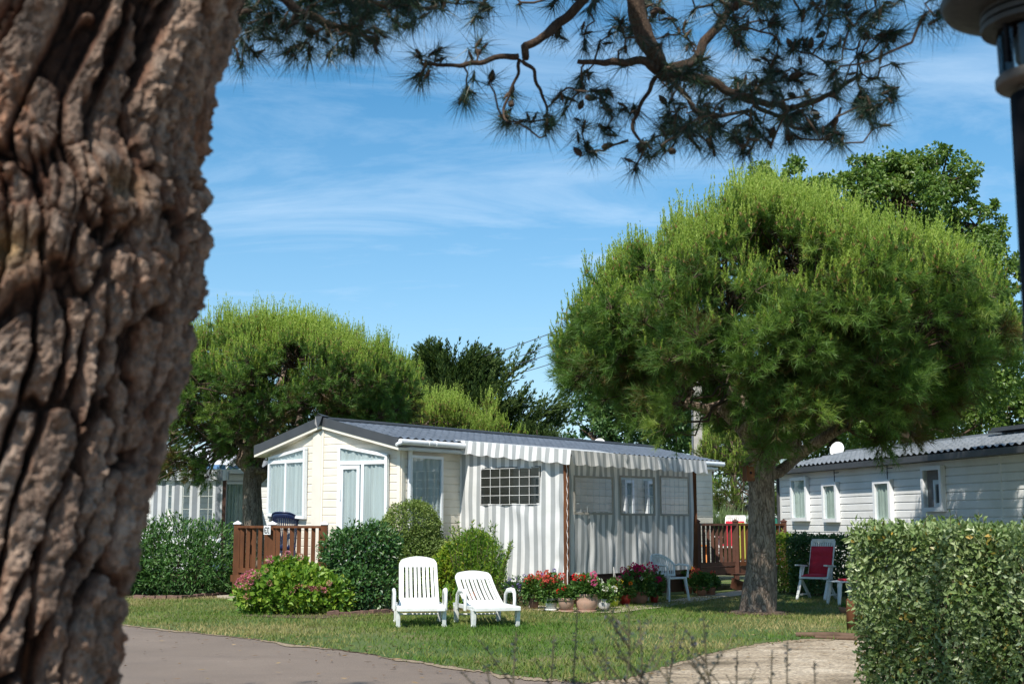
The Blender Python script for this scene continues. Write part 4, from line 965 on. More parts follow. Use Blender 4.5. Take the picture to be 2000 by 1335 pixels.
# ------------------------------------------------------------------ furniture
def lounger(loc, rz, back_el, label, first=None):
    root = empty('sun_lounger', tuple(loc), label, 'sun lounger', 'white loungers on the lawn', rz)
    m_ = M['white_resin']; W = .305
    def strip(fn, nu, nv, name, th=.022, keep=None):
        mb = MB(); mb.grid(fn, nu, nv, keep); o = mb.build(name, m_, root, True); s_ = o.modifiers.new('s', 'SOLIDIFY'); s_.thickness = th; s_.offset = -1
        b = o.modifiers.new('b', 'BEVEL'); b.width = .006; b.segments = 2; b.limit_method = 'ANGLE'; return o
    # seat: front edge at y=0, slats run front to back
    Ls = .62
    def sf_(a, b_):
        x = (a-.5)*2*W; y = -.02+b_*(Ls+.04); z = .285+.0*b_-.018*np.sin(np.clip(b_*1.1, 0, 1)*math.pi)-.05*np.clip(.12-b_, 0, 1)*4
        z = z-.02*np.abs(a-.5)**2*4*0; return np.stack([x, y, z], -1)
    def slots(lo, hi, n):
        def k(a, b_):
            inb = (b_ > lo) & (b_ < hi); f = (a-.09)/(.82)*n; ff = f-np.floor(f)
            return ~(inb & (a > .09) & (a < .91) & (ff > .36) & (ff < .70))
        return k
    strip(sf_, 82, 40, 'seat', keep=slots(.10, .38, 7))
    Lb = .80; ce, se = math.cos(back_el), math.sin(back_el)
    def bf(a, b_):
        y_ = Lb*b_; wd = W*(.97-.04*b_)
        tip = np.clip((b_-.90)/.10, 0, 1); x = (a-.5)*2*wd*(1-.16*tip**2)
        arch = .055*(1-((a-.5)*2)**2)*tip
        off = .035*np.sin(b_*math.pi)*1.0-.03*tip
        yy = Ls+.02+(y_+arch-.0)*ce+off*se*.8; z = .285+(y_+arch)*se-off*ce*.8; return np.stack([x, yy, z], -1)
    strip(bf, 88, 56, 'backrest', keep=slots(.16, .86, 7.6))
    # rims, side rails, legs, arms
    for s in (-1, 1):
        mb = MB(); mb.beam((s*(W+.02), -.02, .262), (s*(W+.02), 1.14, .262), .045, .05); mb.build('side_rail', m_, root)
        def leg(y, h0, nm='leg', wd=.10):
            mb = MB(); x = s*(W+.02)
            pr = [(y-.02, .0), (y+.035, .0), (y+.055, .12), (y+.07, h0), (y-.06, h0), (y-.045, .12)]
            V = [[x-s*.028, p[0], p[1]] for p in pr]+[[x+s*.028, p[0]+.004, p[1]] for p in pr]; n_ = 6
            mb.add(V, [tuple(range(n_)), tuple(range(n_, 2*n_))[::-1]]+[(i, i+n_, (i+1) % n_+n_, (i+1) % n_) for i in range(n_)]); mb.tube([(x-s*.035, y+.005, .018), (x+s*.035, y+.005, .018)], .022, 10)
            o = mb.build(nm, m_, root); b = o.modifiers.new('b', 'BEVEL'); b.width = .006; b.segments = 2
        leg(.06, .25); leg(1.03, .25)
        mb = MB(); x = s*(W+.065)
        mb.tube([(x, .36, .22), (x, .345, .36), (x, .36, .45), (x+s*.005, .42, .488), (x+s*.005, .55, .49), (x, .70, .475), (x, .80, .42), (x, .84, .22)], [.034, .03, .032, .036, .038, .036, .032, .034], 10, flat=.75); mb.build('armrest', m_, root, True)
    mb = MB(); mb.beam((-W-.03, -.045, .255), (W+.03, -.045, .255), .05, .05); mb.tube([(-W, 1.03, .12), (W, 1.03, .12)], .015, 8); o = mb.build('cross_rail', m_, root); b = o.modifiers.new('b', 'BEVEL'); b.width = .008; b.segments = 2
    mb = MB(); mb.tube([(-.2, 1.0, .26), (-.2, Ls+.12+Lb*.10*ce, .285+Lb*.10*se-.04), (.2, Ls+.12+Lb*.10*ce, .285+Lb*.10*se-.04), (.2, 1.0, .26)], .012, 6); mb.build('back_prop', m_, root)
    return root
g1 = (G(777, 1226)+G(874, 1224))/2
lounger((g1[0]-.02, g1[1]+.0, 0), R(7), R(51), 'white resin sun lounger with steeply raised slatted back, left of the pair')
g2 = (G(924, 1225)+G(1003, 1224))/2
lounger((g2[0]+.05, g2[1], 0), R(17), R(31), 'white resin sun lounger with its slatted back reclined lower, right of the pair')

def monobloc(loc, rz, mat, name, label, high=False, group=None):
    root = empty(name, tuple(loc), label, 'chair', group, rz); m_ = M[mat]
    # faces -Y ; seat z .42
    def solid(o, th=.014): s_ = o.modifiers.new('s', 'SOLIDIFY'); s_.thickness = th; s_.offset = 0; return o
    def sf_(a, b_):
        w = .235-.03*b_; x = (a-.5)*2*w; y = -.24+.46*b_; z = .43-.03*np.sin(b_*math.pi)*(1-((a-.5)*2)**2)-.02*b_-.04*np.clip(.1-b_, 0, 1)*5; return np.stack([x, y, z], -1)
    mb = MB(); mb.grid(sf_, 20, 20); solid(mb.build('seat', m_, root, True), .02)
    HB = .40 if not high else .74
    def bf(a, b_):
        th = (a-.5)*math.pi*.86; r = .235+.06*b_; x = r*np.sin(th)*(1.0 if not high else .95); y = .0+.06*b_+ (r)*np.cos(th)*.92; 
        z = .44+HB*b_*(1-.50*np.abs((a-.5)*2)**2.2) if not high else .44+HB*b_*(1-.25*np.abs((a-.5)*2)**3); return np.stack([x, y, z], -1)
    def keep(a, b_):
        f = a*19; ff = f-np.floor(f); return ~((b_ > .14) & (b_ < .86) & (a > .06) & (a < .94) & (ff > .42))
    mb = MB(); mb.grid(bf, 114, 14, keep); solid(mb.build('backrest', m_, root, True), .012)
    rim = []
    for a in np.linspace(0, 1, 25): rim.append(bf(np.array([a]), np.array([1.0]))[0])
    rim = np.array(rim); ext = lambda s: [(s*.30, .02, .665), (s*.30, -.12, .655), (s*.285, -.235, .645), (s*.27, -.26, .60)]
    mb = MB(); mb.tube(ext(-1)[::-1]+list(rim)+ext(1), [.018]+[.024]*3+[.02]*25+[.024]*3+[.018], 8, flat=.8); mb.build('arm_rim', m_, root, True)
    for s in (-1, 1):
        mb = MB(); mb.tube([(s*.275, -.25, .62), (s*.262, -.235, .43)], [.026, .03], 6, flat=.6); mb.build('arm_support', m_, root, True)
        for (y0, y1) in ((-.21, -.27), (.2, .30)):
            mb = MB(); mb.tube([(s*.215, y0, .44), (s*.26, y1, 0.0)], [.046, .026], 6, flat=.55); mb.build('leg', m_, root)
    return root
gc = G(1306, 1176)
monobloc((gc[0]+.02, gc[1]+.12, .03), R(38), 'white_resin', 'resin_chair', 'white resin armchair with slatted tub back on the paving below the awning', group=None)
q = dkL+eA_*.62+dA*.80
navy = monobloc((q[0], q[1], zf), R(160), 'navy', 'resin_chair', 'navy blue high backed resin chair on the front deck behind the 631 post', True); navy.scale = (1.12, 1.12, 1.0)

def recliner(loc, rz, name, label, cush_label, zbase=0, group='high backed white garden recliners'):
    root = empty(name, tuple(loc), label, 'chair', group, rz); m_ = M['white_resin']
    be = R(70); ce, se = math.cos(be), math.sin(be); Lb = .74
    bk = lambda x, t_, o=0: (x, .20+t_*ce+o*se, .42+t_*se-o*ce)
    mb = MB()
    for k in range(9): x = -.20+.05*k; mb.beam((x, -.24, .42), (x, .20, .41), .034, .02)
    mb.beam((-.23, -.25, .415), (.23, -.25, .415), .05, .035); mb.beam((-.24, -.24, .41), (-.24, .2, .40), .04, .04); mb.beam((.24, -.24, .41), (.24, .2, .40), .04, .04); mb.build('seat', m_, root)
    mb = MB()
    for k in range(9): x = -.18+.045*k; mb.beam(bk(x, .0), bk(x, Lb), .03, .018)
    mb.beam(bk(-.22, 0), bk(-.225, Lb), .045, .03); mb.beam(bk(.22, 0), bk(.225, Lb), .045, .03); mb.beam(bk(-.225, Lb), bk(.225, Lb), .05, .07); mb.build('backrest', m_, root)
    for s in (-1, 1):
        mb = MB(); mb.beam((s*.29, -.27, .655), (s*.29, .22, .63), .07, .03); o = mb.build('armrest', m_, root)
        mb = MB(); mb.beam((s*.275, -.33, 0), (s*.275, .06, .64), .05, .035); mb.build('leg', m_, root)
        mb = MB(); mb.beam((s*.265, .34, 0), (s*.265, -.16, .42), .05, .035); mb.build('leg', m_, root)
        mb = MB(); mb.beam((s*.28, -.12, .42), (s*.285, -.02, .65), .04, .03); mb.build('strut', m_, root)
        mb = MB(); mb.beam((s*.27, -.3, .09), (s*.27, .30, .09), .04, .03); mb.build('foot_rail', m_, root)
    root2 = empty('seat_cushion', tuple(loc), cush_label, 'cushion', None, rz)
    def pad(fn0, nm):
        mb = MB()
        def f_(a, b_):
            e = (1-((a-.5)*2)**6)*(1-((b_-.5)*2)**6); return fn0((a-.5)*.45, b_, .014+.045*np.maximum(e, 0)+.006*np.sin(b_*26))
        def g_(a, b_): return fn0((a-.5)*.45, b_, .012+0*a)
        mb.grid(f_, 10, 18); mb.grid(g_, 10, 18); return mb.build(nm, M['red_fabric'], root2, True)
    pad(lambda x, b_, o: np.stack([x, .18+(.02+b_*.60)*ce-o*se, .42+(.02+b_*.60)*se+o*ce], -1), 'back_pad')
    pad(lambda x, b_, o: np.stack([x, -.24+b_*.42, .425+o+0*x], -1), 'seat_pad')
    return root
gr = G(1590, 1170)
recliner((gr[0]+.08, gr[1]+.1, 0), R(-34), 'recliner_chair', 'white slatted recliner chair on the lawn against the dark hedge', 'red cushion on the white recliner by the dark hedge')
q = np.array([P(1428, 1050, 30.3)[0], 30.3, z2]); recliner(q, R(-25), 'recliner_chair', 'white slatted recliner chair on the deck behind the dark balusters', 'red cushion on the recliner behind the deck balusters')
# side table + red pot
gt_ = G(1650, 1180)
root = empty('side_table', (gt_[0], gt_[1], 0), 'low white resin side table beside the recliner, partly behind the near hedge', 'table', None, R(15))
mb = MB(); mb.box((-.24, -.22, .40), (.24, .22, .425)); o = mb.build('tabletop', M['white_resin'], root); b_ = o.modifiers.new('b', 'BEVEL'); b_.width = .01; b_.segments = 2
for sx_ in (-1, 1):
    for sy_ in (-1, 1): mb = MB(); mb.tube([(sx_*.18, sy_*.17, .40), (sx_*.23, sy_*.21, 0)], [.045, .028], 6); mb.build('leg', M['white_resin'], root)
mb = MB(); mb.box((-.1, -.12, .426), (.17, .12, .462)); o = mb.build('red_box', M['red_fabric']); o.location = (gt_[0]+.03, gt_[1], 0); o.rotation_euler.z = R(10); tag(o, 'small flat red cushion lying on the white side table', 'cushion'); o.name = 'folded_cushion'
b_ = o.modifiers.new('b', 'BEVEL'); b_.width = .012; b_.segments = 2
# things on the right deck
mb = MB(); mb.grid(lambda a, b_: np.stack([(a-.5)*.17+0*b_, .03*np.sin(a*9)+.02*np.sin(b_*5)+0*a, .95-.85*b_+0*a], -1), 12, 20); mb.grid(lambda a, b_: np.stack([(a-.5)*.17+0*b_, .05+.02*np.sin(a*9)+0*b_, .95-.5*b_+0*a], -1), 12, 20)
q = P(1449, 1060, 29.9); o = mb.build('towel', M['yellow_cloth'], None, True); o.location = (q[0], q[1], z2+.02); tag(o, 'yellow green towel hanging behind the deck balusters', 'towel')
q = P(1368, 1060, 29.6); root = empty('folding_stool', (q[0], q[1], z2), 'orange folding stool behind the balusters next to the awning', 'stool')
mb = MB(); mb.box((-.16, -.14, .44), (.16, .14, .47)); mb.build('seat', M['orange_wood'], root)
for s in (-1, 1):
    mb = MB(); mb.beam((s*.13, -.16, 0), (s*.13, .12, .44), .05, .03); mb.build('leg', M['orange_wood'], root)
    mb = MB(); mb.beam((s*.1, .16, 0), (s*.1, -.12, .44), .05, .03); mb.build('leg', M['orange_wood'], root)

# ------------------------------------------------------------------ satellite dishes, birdhouse, pole, lines, post
def dish(loc, rz, r, label, tilt=R(30), pole=.4):
    root = empty('satellite_dish', tuple(loc), label, 'satellite dish', 'satellite dishes', rz)
    mb = MB(); rr_ = np.linspace(0.001, 1, 8); prof = [(r*k, .32*r*k*k*.5) for k in rr_]
    th = np.arange(28)/28*2*math.pi; V = []
    for (ra, zz2) in prof: V.append(np.stack([ra*np.cos(th)*.92, -zz2+0*th, ra*np.sin(th)], 1))
    V = np.concatenate(V); c, s = math.cos(tilt*.6), math.sin(tilt*.6); V = np.stack([V[:, 0], V[:, 1]*c+V[:, 2]*s, V[:, 2]*c-V[:, 1]*s], 1)+[0, -.06, pole+r*.4]
    i = np.arange(7)[:, None]*28; j = np.arange(28)[None]; k = (j+1) % 28
    mb.add(V, np.stack([i+j, i+k, i+28+k, i+28+j], -1).reshape(-1, 4)); o = mb.build('reflector', M['white_ceramic'], root, True); s_ = o.modifiers.new('s', 'SOLIDIFY'); s_.thickness = .012
    mb = MB(); mb.tube([(0, 0, -.1), (0, 0, pole+r*.5)], .025, 8); mb.build('mast', M['white_ceramic'], root)
    mb = MB(); mb.tube([(0, -.02, pole-r*.5), (0, -r*1.3, pole-r*.15)], .012, 6); mb.tube([(0, -r*1.25, pole-r*.17), (0, -r*1.1, pole-.03)], .035, 8); mb.build('feed_arm', M['white_ceramic'], root)
    return root
q = P(1172, 880, 33.6); dish((q[0], q[1], q[2]-.28), R(-25), .22, 'small pale dish peeping over the dark roof of the cream home', pole=.3)
q = P(1551, 905, 34.4); dish((q[0], q[1], q[2]-.05), R(60), .42, 'large white dish on a mast at the end of the white home', pole=.45)
q = P(1638, 885, 34.2); dish((q[0], q[1], q[2]-.3), R(-40), .22, 'small pale dish behind the roof of the white home', pole=.3)
bq = P(1462, 923, b[1] if False else 20.4)
bh = empty('birdhouse', tuple(bq), 'small orange brown wooden nest box on the trunk of the near pine', 'nest box', None, R(20))
mb = MB(); mb.box((-.07, -.07, -.13), (.07, .07, .10)); mb.build('box', M['wood'], bh)
mb = MB(); mb.add([[-.10, -.10, .085], [.08, -.10, .16], [.08, .10, .16], [-.10, .10, .085], [-.10, -.10, .105], [.08, -.10, .18], [.08, .10, .18], [-.10, .10, .105]], [(0, 3, 2, 1), (4, 5, 6, 7), (0, 1, 5, 4), (1, 2, 6, 5), (2, 3, 7, 6), (3, 0, 4, 7)]); mb.build('lid', M['wood'], bh)
mb = MB(); mb.tube([(0, -.069, .0), (0, -.074, .0)], .022, 12); mb.build('entrance_hole', M['black_metal'], bh)
Yp = 46
q = P(1364, 900, Yp); up_ = empty('utility_pole', (q[0], Yp, 0), 'pale concrete power pole rising behind the awning into the pine crown', 'pole')
mb = MB(); ht = P(1364, 640, Yp)[2]; mb.box((-.21, -.17, 0), (.21, .17, ht)); V = mb.V[0]; V[4:, :2] *= .62; mb.build('shaft', M['concrete'], up_)
mb = MB(); mb.beam((-.9, 0, ht-.3), (.9, 0, ht-.3), .09, .09); mb.build('cross_arm', M['lamp_grey'], up_)
mb = MB(); mb.beam((-.26, -.16, .5), (-.19, -.14, ht-1), .05, .05); mb.build('conduit', M['cable'], up_)
for k, (x0, y0, x1, y1) in enumerate(((885, 692, 1062, 641), (930, 702, 1082, 655), (965, 702, 1096, 668), (978, 717, 1112, 682))):
    a_ = P(x1, y1, 45.9); far = P(x0, y0, 70); e_ = far+(far-a_)*.8; s_ = a_-(far-a_)*(.16+.25)
    mb = MB(); t_ = np.linspace(0, 1, 24)[:, None]; pts = s_+(e_-s_)*t_; pts[:, 2] -= .5*np.sin(t_[:, 0]*math.pi); mb.tube(pts, .016, 4)
    tag(mb.build('power_line', M['cable']), ['topmost thin power line crossing the blue sky', 'second power line from the top over the cypress', 'third power line from the top over the cypress', 'lowest thin power line crossing the blue sky'][k], 'power line', 'power lines')
gp = G(1665, 1229); root = empty('bollard', (gp[0], gp[1], 0), 'short round brown wooden post at the left foot of the near hedge', 'post')
mb = MB(); mb.lathe([(.001, -.05), (.078, -.05), (.076, .30), (.07, .40), (.055, .425), (.001, .43)], 16); mb.build('shaft', M['wood'], root, True)
# edging board between lawn and drive, low wall far behind, green netting
pa, pb = G(1555, 1242), G(1700, 1247)
mb = MB(); mb.tube([up(pa, .02), up((pa+pb)/2, .03), up(pb, .02)], [.035, .045, .04], 8); mb.tube([up(pa+[.2,-.22,0], .01), up(pb+[.1,-.26,0], .015)], [.025, .03], 8); tag(mb.build('edging_log', M['weathered'], None, True), 'weathered wooden edging logs between the lawn and the gravel', 'edging')
FWL = Frame(P(1300, 1000, 39), (1, -.05)); FWL.n = FWL.n if FWL.n[1] < 0 else -FWL.n
mb = MB(); wbox(mb, FWL, 0, 4.5, 0, 1.2, -.2, 0); wbox(mb, FWL, -.02, 4.52, 1.2, 1.26, -.24, .04); tag(mb.build('garden_wall', M['white_upvc']), 'low pale wall behind the trees between the two homes', 'wall')
mb = MB(); q = P(1523, 1010, 38.2)
mb.grid(lambda a, b_: np.stack([q[0]-.3+a*.7, 38.2+.1*np.sin(a*7+b_*3), .9+.75*b_-.2*a*b_], -1), 10, 10); M['green_net'] = plain('green_net', (.02, .17, .12), .8, .2, 8); tag(mb.build('netting', M['green_net'], None, True), 'dark green netting beside the corner of the white home', 'netting')

# ------------------------------------------------------------------ paving strip and soil bed, bricks
def strip_poly(px, w_, name, mat, z):
    pts = [G(*p) for p in px]; pts = wob(pts, 6, .03); back_ = [p+np.array([.0, w_, 0]) for p in pts[::-1]]
    sheet(name, [tuple(p) for p in pts+back_], mat, z)
strip_poly([(1035, 1190), (1110, 1197), (1200, 1197), (1290, 1187), (1380, 1172), (1440, 1163), (1520, 1152)], 1.3, 'paving', M['stone'], .012)
strip_poly([(470, 1203), (620, 1208), (700, 1203), (770, 1200), (880, 1194), (960, 1192), (1040, 1190)], 2.6, 'flower_bed', M['soil'], .008)
strip_poly([(240, 1166), (300, 1170), (445, 1166)], 3, 'flower_bed', M['soil'], .009)
def bricks(px, label, n):
    pts = [G(*p) for p in px]; root = empty('brick_edging', tuple(pts[0]), label, 'brick edging', 'brick edgings')
    L = np.concatenate([[0], np.cumsum([np.linalg.norm(b_-a_) for a_, b_ in zip(pts[:-1], pts[1:])])]); P_ = np.array(pts)
    f = lambda s: np.array([np.interp(s, L, P_[:, i]) for i in range(3)])
    mb = MB()
    for k in range(n):
        a_ = f(L[-1]*(k+.04)/n); c_ = f(L[-1]*(k+.92)/n); mb.beam(up(a_, .02+rng.normal(0, .008)), up(c_, .02+rng.normal(0, .008)), .10, .09)
    mb.build('bricks', M['brick'], root); reroot(root)
bricks([(640, 1202), (720, 1199), (790, 1194)], 'row of old red bricks edging the bed under the shrubs', 8)
bricks([(262, 1168), (350, 1169), (440, 1162)], 'brown brick edging below the left shrub hedge', 10)

# ------------------------------------------------------------------ pots
M['leaf_pot'] = leafmat('leaf_pot', [(.03, .08, .015), (.06, .14, .025), (.11, .2, .04), (.2, .28, .06)], .25, .5, .4)
def fl_mat(name, c): return leafmat(name, [tuple(x*.7 for x in c), c, tuple(min(1, x*1.25) for x in c)], .35, .6, .2)
FM = {'coral': fl_mat('coral_petals', (.75, .13, .10)), 'pink': fl_mat('pink_petals', (.75, .14, .34)), 'magenta': fl_mat('magenta_petals', (.60, .02, .16)), 'white': fl_mat('white_petals', (.75, .74, .70)),
      'red': fl_mat('red_petals', (.65, .02, .02)), 'yellow': fl_mat('yellow_petals', (.7, .5, .03)), 'violet': fl_mat('violet_petals', (.22, .16, .5)), 'orange': fl_mat('orange_petals', (.8, .2, .02)), 'hyd': fl_mat('hydrangea_petals', (.62, .22, .30)), 'hyd2': fl_mat('hydrangea_petals_faded', (.55, .30, .24))}
def potted(px, py, r, h, mat, label, fol_r, fol_h, fl, seed, rim=True, saucer=False, n=900, belly=0, spread=1, vis=True, group='flower pots below the awning'):
    global rng; rng = np.random.default_rng(seed)
    g = G(px, py); z0 = .016
    root = empty('flower_pot', (g[0], g[1]+r, z0), label, 'flower pot', group)
    pb_ = r*.68; mb = MB()
    if belly: prof = [(.001, 0), (r*.66, 0), (r*.70, .02), (r*.93, h*.3), (r*.99, h*.6), (r*.94, h*.86), (r*1.0, h*.92), (r*1.0, h), (r*.92, h), (r*.88, h*.85), (.001, h*.84)]
    else: prof = [(.001, 0), (pb_, 0), (r*.93, h*.76), (r*.93, h*.77), (r, h*.78), (r*1.02, h), (r*.9, h), (r*.86, h*.82), (.001, h*.82)]
    mb.lathe(prof, 28); mb.build('pot', M[mat], root, True)
    if saucer: mb = MB(); mb.lathe([(.001, -.008), (r*.8, -.008), (r*.93, .03), (r*.88, .03), (r*.76, .004), (.001, .004)], 24); mb.build('saucer', M[mat], root, True)
    L = MB(); S = MB(); c = np.array([0, 0, h+fol_h*.30]); d = rdir(n); rad = rng.random(n)**.4
    pos = c+d*np.array([fol_r, fol_r, fol_h*.62])*rad[:, None]; pos[:, 2] = np.maximum(pos[:, 2], h*.75)
    leaves(L, pos, unit(d+rdir(n)*.8+np.array([0, 0, .3])), .06*rng.uniform(.6, 1.2, n), .05, .45+rng.normal(0, .2, n))
    fb = {}
    k_i = 0
    for (col, cnt, size) in fl:
        for k in range(cnt):
            a = 2*math.pi*rng.random(); rr2 = fol_r*spread*rng.uniform(.3, 1.05); top = np.array([math.cos(a)*rr2, math.sin(a)*rr2*.9-.05, h+fol_h*rng.uniform(.45, 1.15)*(1-.25*(rr2/fol_r)**2)])
            S.tube(wander((top[0]*.3, top[1]*.3, h*.8), top, 5, .08), .004, 4, cap=False)
            fb.setdefault(col, []).append((top, size))
    S.build('stems', M['stem'], root); L.build('foliage', M['leaf_pot'], root)
    for col, lst in fb.items():
        for (tp_, sz) in lst: m3 = MB(); blossom_ball(m3, tp_, sz, 46, sz*.62); m3.build('blossom', FM[col], root)
    return root
potted(1043, 1190, .10, .22, 'brick', 'brown pot with coral geraniums, leftmost in the pot row', .20, .36, [('coral', 9, .05)], 101)
potted(1077, 1194, .115, .22, 'white_ceramic', 'white pot with coral geraniums left of the ribbed terracotta pot', .22, .42, [('coral', 9, .055), ('violet', 2, .03)], 102, saucer=True)
potted(1107, 1197, .145, .23, 'terra_pale', 'ribbed terracotta pot on a saucer with a few red flowers', .17, .20, [('red', 2, .035)], 103, saucer=True, n=700)
potted(1147, 1197, .19, .29, 'terra_pale', 'largest round terracotta pot with white, pink and red geraniums', .24, .34, [('white', 4, .06), ('pink', 4, .05), ('red', 3, .05)], 104, saucer=True, belly=1, n=1300)
potted(1180, 1191, .11, .17, 'white_ceramic', 'small pale bowl pot with white flowers right of the largest pot', .19, .26, [('white', 4, .05)], 105, belly=1, n=700)
potted(1201, 1185, .085, .18, 'lime', 'small lime green pot with yellow and pink flowers', .14, .32, [('pink', 3, .05), ('yellow', 3, .035)], 106, n=600)
potted(1222, 1183, .12, .19, 'red_ceramic', 'dark red pot with pink and orange flowers right of the lime pot', .2, .34, [('pink', 3, .05), ('orange', 3, .03), ('violet', 1, .04)], 107, n=900)
potted(1250, 1180, .17, .22, 'terracotta', 'wide terracotta pot with magenta geraniums left of the white armchair', .32, .46, [('magenta', 10, .06), ('yellow', 3, .03), ('white', 2, .03)], 108, belly=1, n=1800)
potted(1279, 1178, .09, .20, 'red_ceramic', 'small red pot with magenta flowers just behind the white armchair leg', .2, .42, [('magenta', 6, .05), ('pink', 2, .05)], 109, n=900)
potted(1345, 1160, .11, .2, 'terracotta', 'terracotta pot with yellow flowers seen through the white armchair', .16, .3, [('yellow', 2, .035), ('coral', 3, .05)], 110, n=600)
potted(1372, 1164, .12, .18, 'terracotta', 'terracotta pot with coral geraniums right of the white armchair', .22, .30, [('coral', 3, .06)], 111, n=900)
potted(1390, 1162, .11, .19, 'terracotta', 'ringed terracotta pot with dull pink geraniums by the steps', .18, .24, [('coral', 3, .05)], 112, n=700, saucer=True)
g = G(1652, 1199); potted(1652, 1199, .09, .09, 'terracotta', 'tiny terracotta pot beside the round wooden post', .03, .03, [], 113, n=20, group=None)
# ------------------------------------------------------------------ shrubs and hedges
M['hyd_leaf'] = leafmat('hydrangea_leaf', [(.05, .13, .015), (.12, .24, .025), (.24, .36, .045), (.42, .46, .09)], .3, .45, .4)
M['dark_leaf'] = leafmat('dark_shrub_leaf', [(.02, .065, .018), (.04, .11, .028), (.075, .165, .04), (.14, .24, .07)], .25, .35, .6)
M['boxy_leaf'] = leafmat('small_shrub_leaf', [(.08, .13, .03), (.14, .21, .045), (.22, .29, .08), (.33, .39, .14)], .25, .5, .35)
M['lime_leaf'] = leafmat('lime_shrub_leaf', [(.05, .13, .012), (.12, .24, .025), (.26, .36, .035), (.45, .42, .05)], .32, .5, .3)
M['grey_leaf'] = leafmat('grey_green_leaf', [(.06, .11, .04), (.11, .18, .07), (.18, .25, .11), (.26, .32, .17)], .3, .6, .3)
M['budd_leaf'] = leafmat('buddleia_leaf', [(.025, .07, .018), (.05, .13, .028), (.09, .19, .045), (.18, .27, .11)], .25, .5, .35)
def gb(px, py): q = G(px, py); return (q[0], q[1], 0)
# hydrangea
b1 = G(560, 1202); b1 = (b1[0], b1[1]+.55, 0)
hy = shrub('hydrangea', b1, [(0, 0, .36, .72, .6, .44), (-.45, .05, .28, .5, .5, .36), (.5, .0, .26, .5, .45, .34), (-.1, .1, .62, .45, .4, .28)], 5200, .10, M['hyd_leaf'], 'yellow green hydrangea bush with pink flower heads left of the loungers', seed=201, lw=.75, up=.5)
fb, fb2 = 'hyd', 'hyd2'
for (px, py, m_, s_) in ((527, 1091, fb, .055), (562, 1081, fb, .045), (553, 1090, fb2, .045), (586, 1087, fb2, .045), (478, 1127, fb, .055), (484, 1121, fb, .05), (492, 1118, fb, .05), (504, 1123, fb2, .045), (468, 1138, fb, .06), (489, 1134, fb, .05), (482, 1144, fb2, .05), (527, 1138, fb2, .04), (581, 1143, fb2, .04), (604, 1149, fb, .04), (612, 1150, fb, .04), (622, 1147, fb2, .04), (633, 1152, fb, .04), (594, 1143, fb2, .04), (572, 1152, fb2, .035), (483, 1164, fb2, .045), (643, 1138, fb2, .035), (557, 1157, fb2, .03), (472, 1131, fb, .04), (520, 1113, fb2, .03)):
    q = P(px, py, b1[1]-.42 if py > 1100 else b1[1]-.1)-np.array(b1); mf = MB(); blossom_ball(mf, q, s_*1.15, 60, s_*.6); mf.build('flower_head', FM[m_], hy)
b2 = G(690, 1200); b2 = (b2[0], b2[1]+1.0, 0)
shrub('shrub', b2, [(0, 0, .75, .62, .55, .72), (-.3, -.1, .95, .42, .4, .42), (.25, .0, 1.05, .42, .4, .42), (.1, -.3, .4, .62, .45, .42)], 9000, .085, M['dark_leaf'], 'dark glossy green shrub between the hydrangea and the clipped round bush', seed=202, lw=.5, up=.1, jit=.25)
b3 = G(795, 1190); b3 = (b3[0]-.02, b3[1]+1.9, 0)
shrub('shrub', b3, [(-.08, 0, 1.3, .57, .5, .60), (.02, 0, .75, .70, .6, .62), (.0, -.1, .35, .62, .55, .4)], 42000, .048, M['boxy_leaf'], 'tall rounded light green bush with tiny leaves below the cream home windows', seed=203, lw=.6, jit=.08, shell=.72, up=.2)
# mixed shrub right of the loungers, three plants
b4 = G(880, 1185); b4 = (b4[0], b4[1]+.7, 0)
shrub('shrub', b4, [(-.08, 0, .5, .38, .3, .46), (.05, 0, .85, .26, .2, .28)], 4600, .075, M['lime_leaf'], 'yellow leaved bush between the two loungers and the awning', seed=204, lw=.6, up=.4, hue=.62)
b5 = G(940, 1180); b5 = (b5[0], b5[1]+1.1, 0)
shrub('shrub', b5, [(0, 0, .7, .50, .45, .55), (-.15, 0, 1.05, .3, .3, .3), (.1, 0, .35, .6, .4, .35)], 13000, .065, M['lime_leaf'], 'bright green feathery bush in front of the striped side panel', seed=205, lw=.3, up=.6, hue=.30)
b6 = G(985, 1178); b6 = (b6[0], b6[1]+1.0, 0)
shrub('shrub', b6, [(.05, 0, .55, .36, .3, .5), (-.1, .1, 1.0, .2, .2, .3)], 4200, .07, M['grey_leaf'], 'grey green narrow leaved shrub at the foot of the striped side panel', seed=206, lw=.2, up=.8)
# upright sprigs
global_s = MB(); L = MB(); rng = np.random.default_rng(207); b7 = (P(930, 1100, 22.3)[0], 22.3, 0)
root = empty('shrub', b7, 'wispy pale shrub with upright shoots rising before the awning window', 'shrub')
for k in range(30):
    x = rng.uniform(-.55, .62); hgt = rng.uniform(1.15, 1.65)-abs(x)*.5; w = wander((x*.4, rng.normal(0, .1), 0), (x, rng.normal(0, .15), hgt), 8, .05); global_s.tube(w, np.linspace(.008, .003, 8), 4, cap=False)
    m_ = 85; tt = .35+.65*rng.random(m_); q = np.stack([np.interp(tt*7, np.arange(8), w[:, i]) for i in range(3)], 1)
    leaves(L, q, unit(rdir(m_)*.8+np.array([0, 0, .7])), .08, .020, .38+rng.normal(0, .2, m_))
global_s.build('stems', M['stem'], root); L.build('foliage', M['lime_leaf'], root)
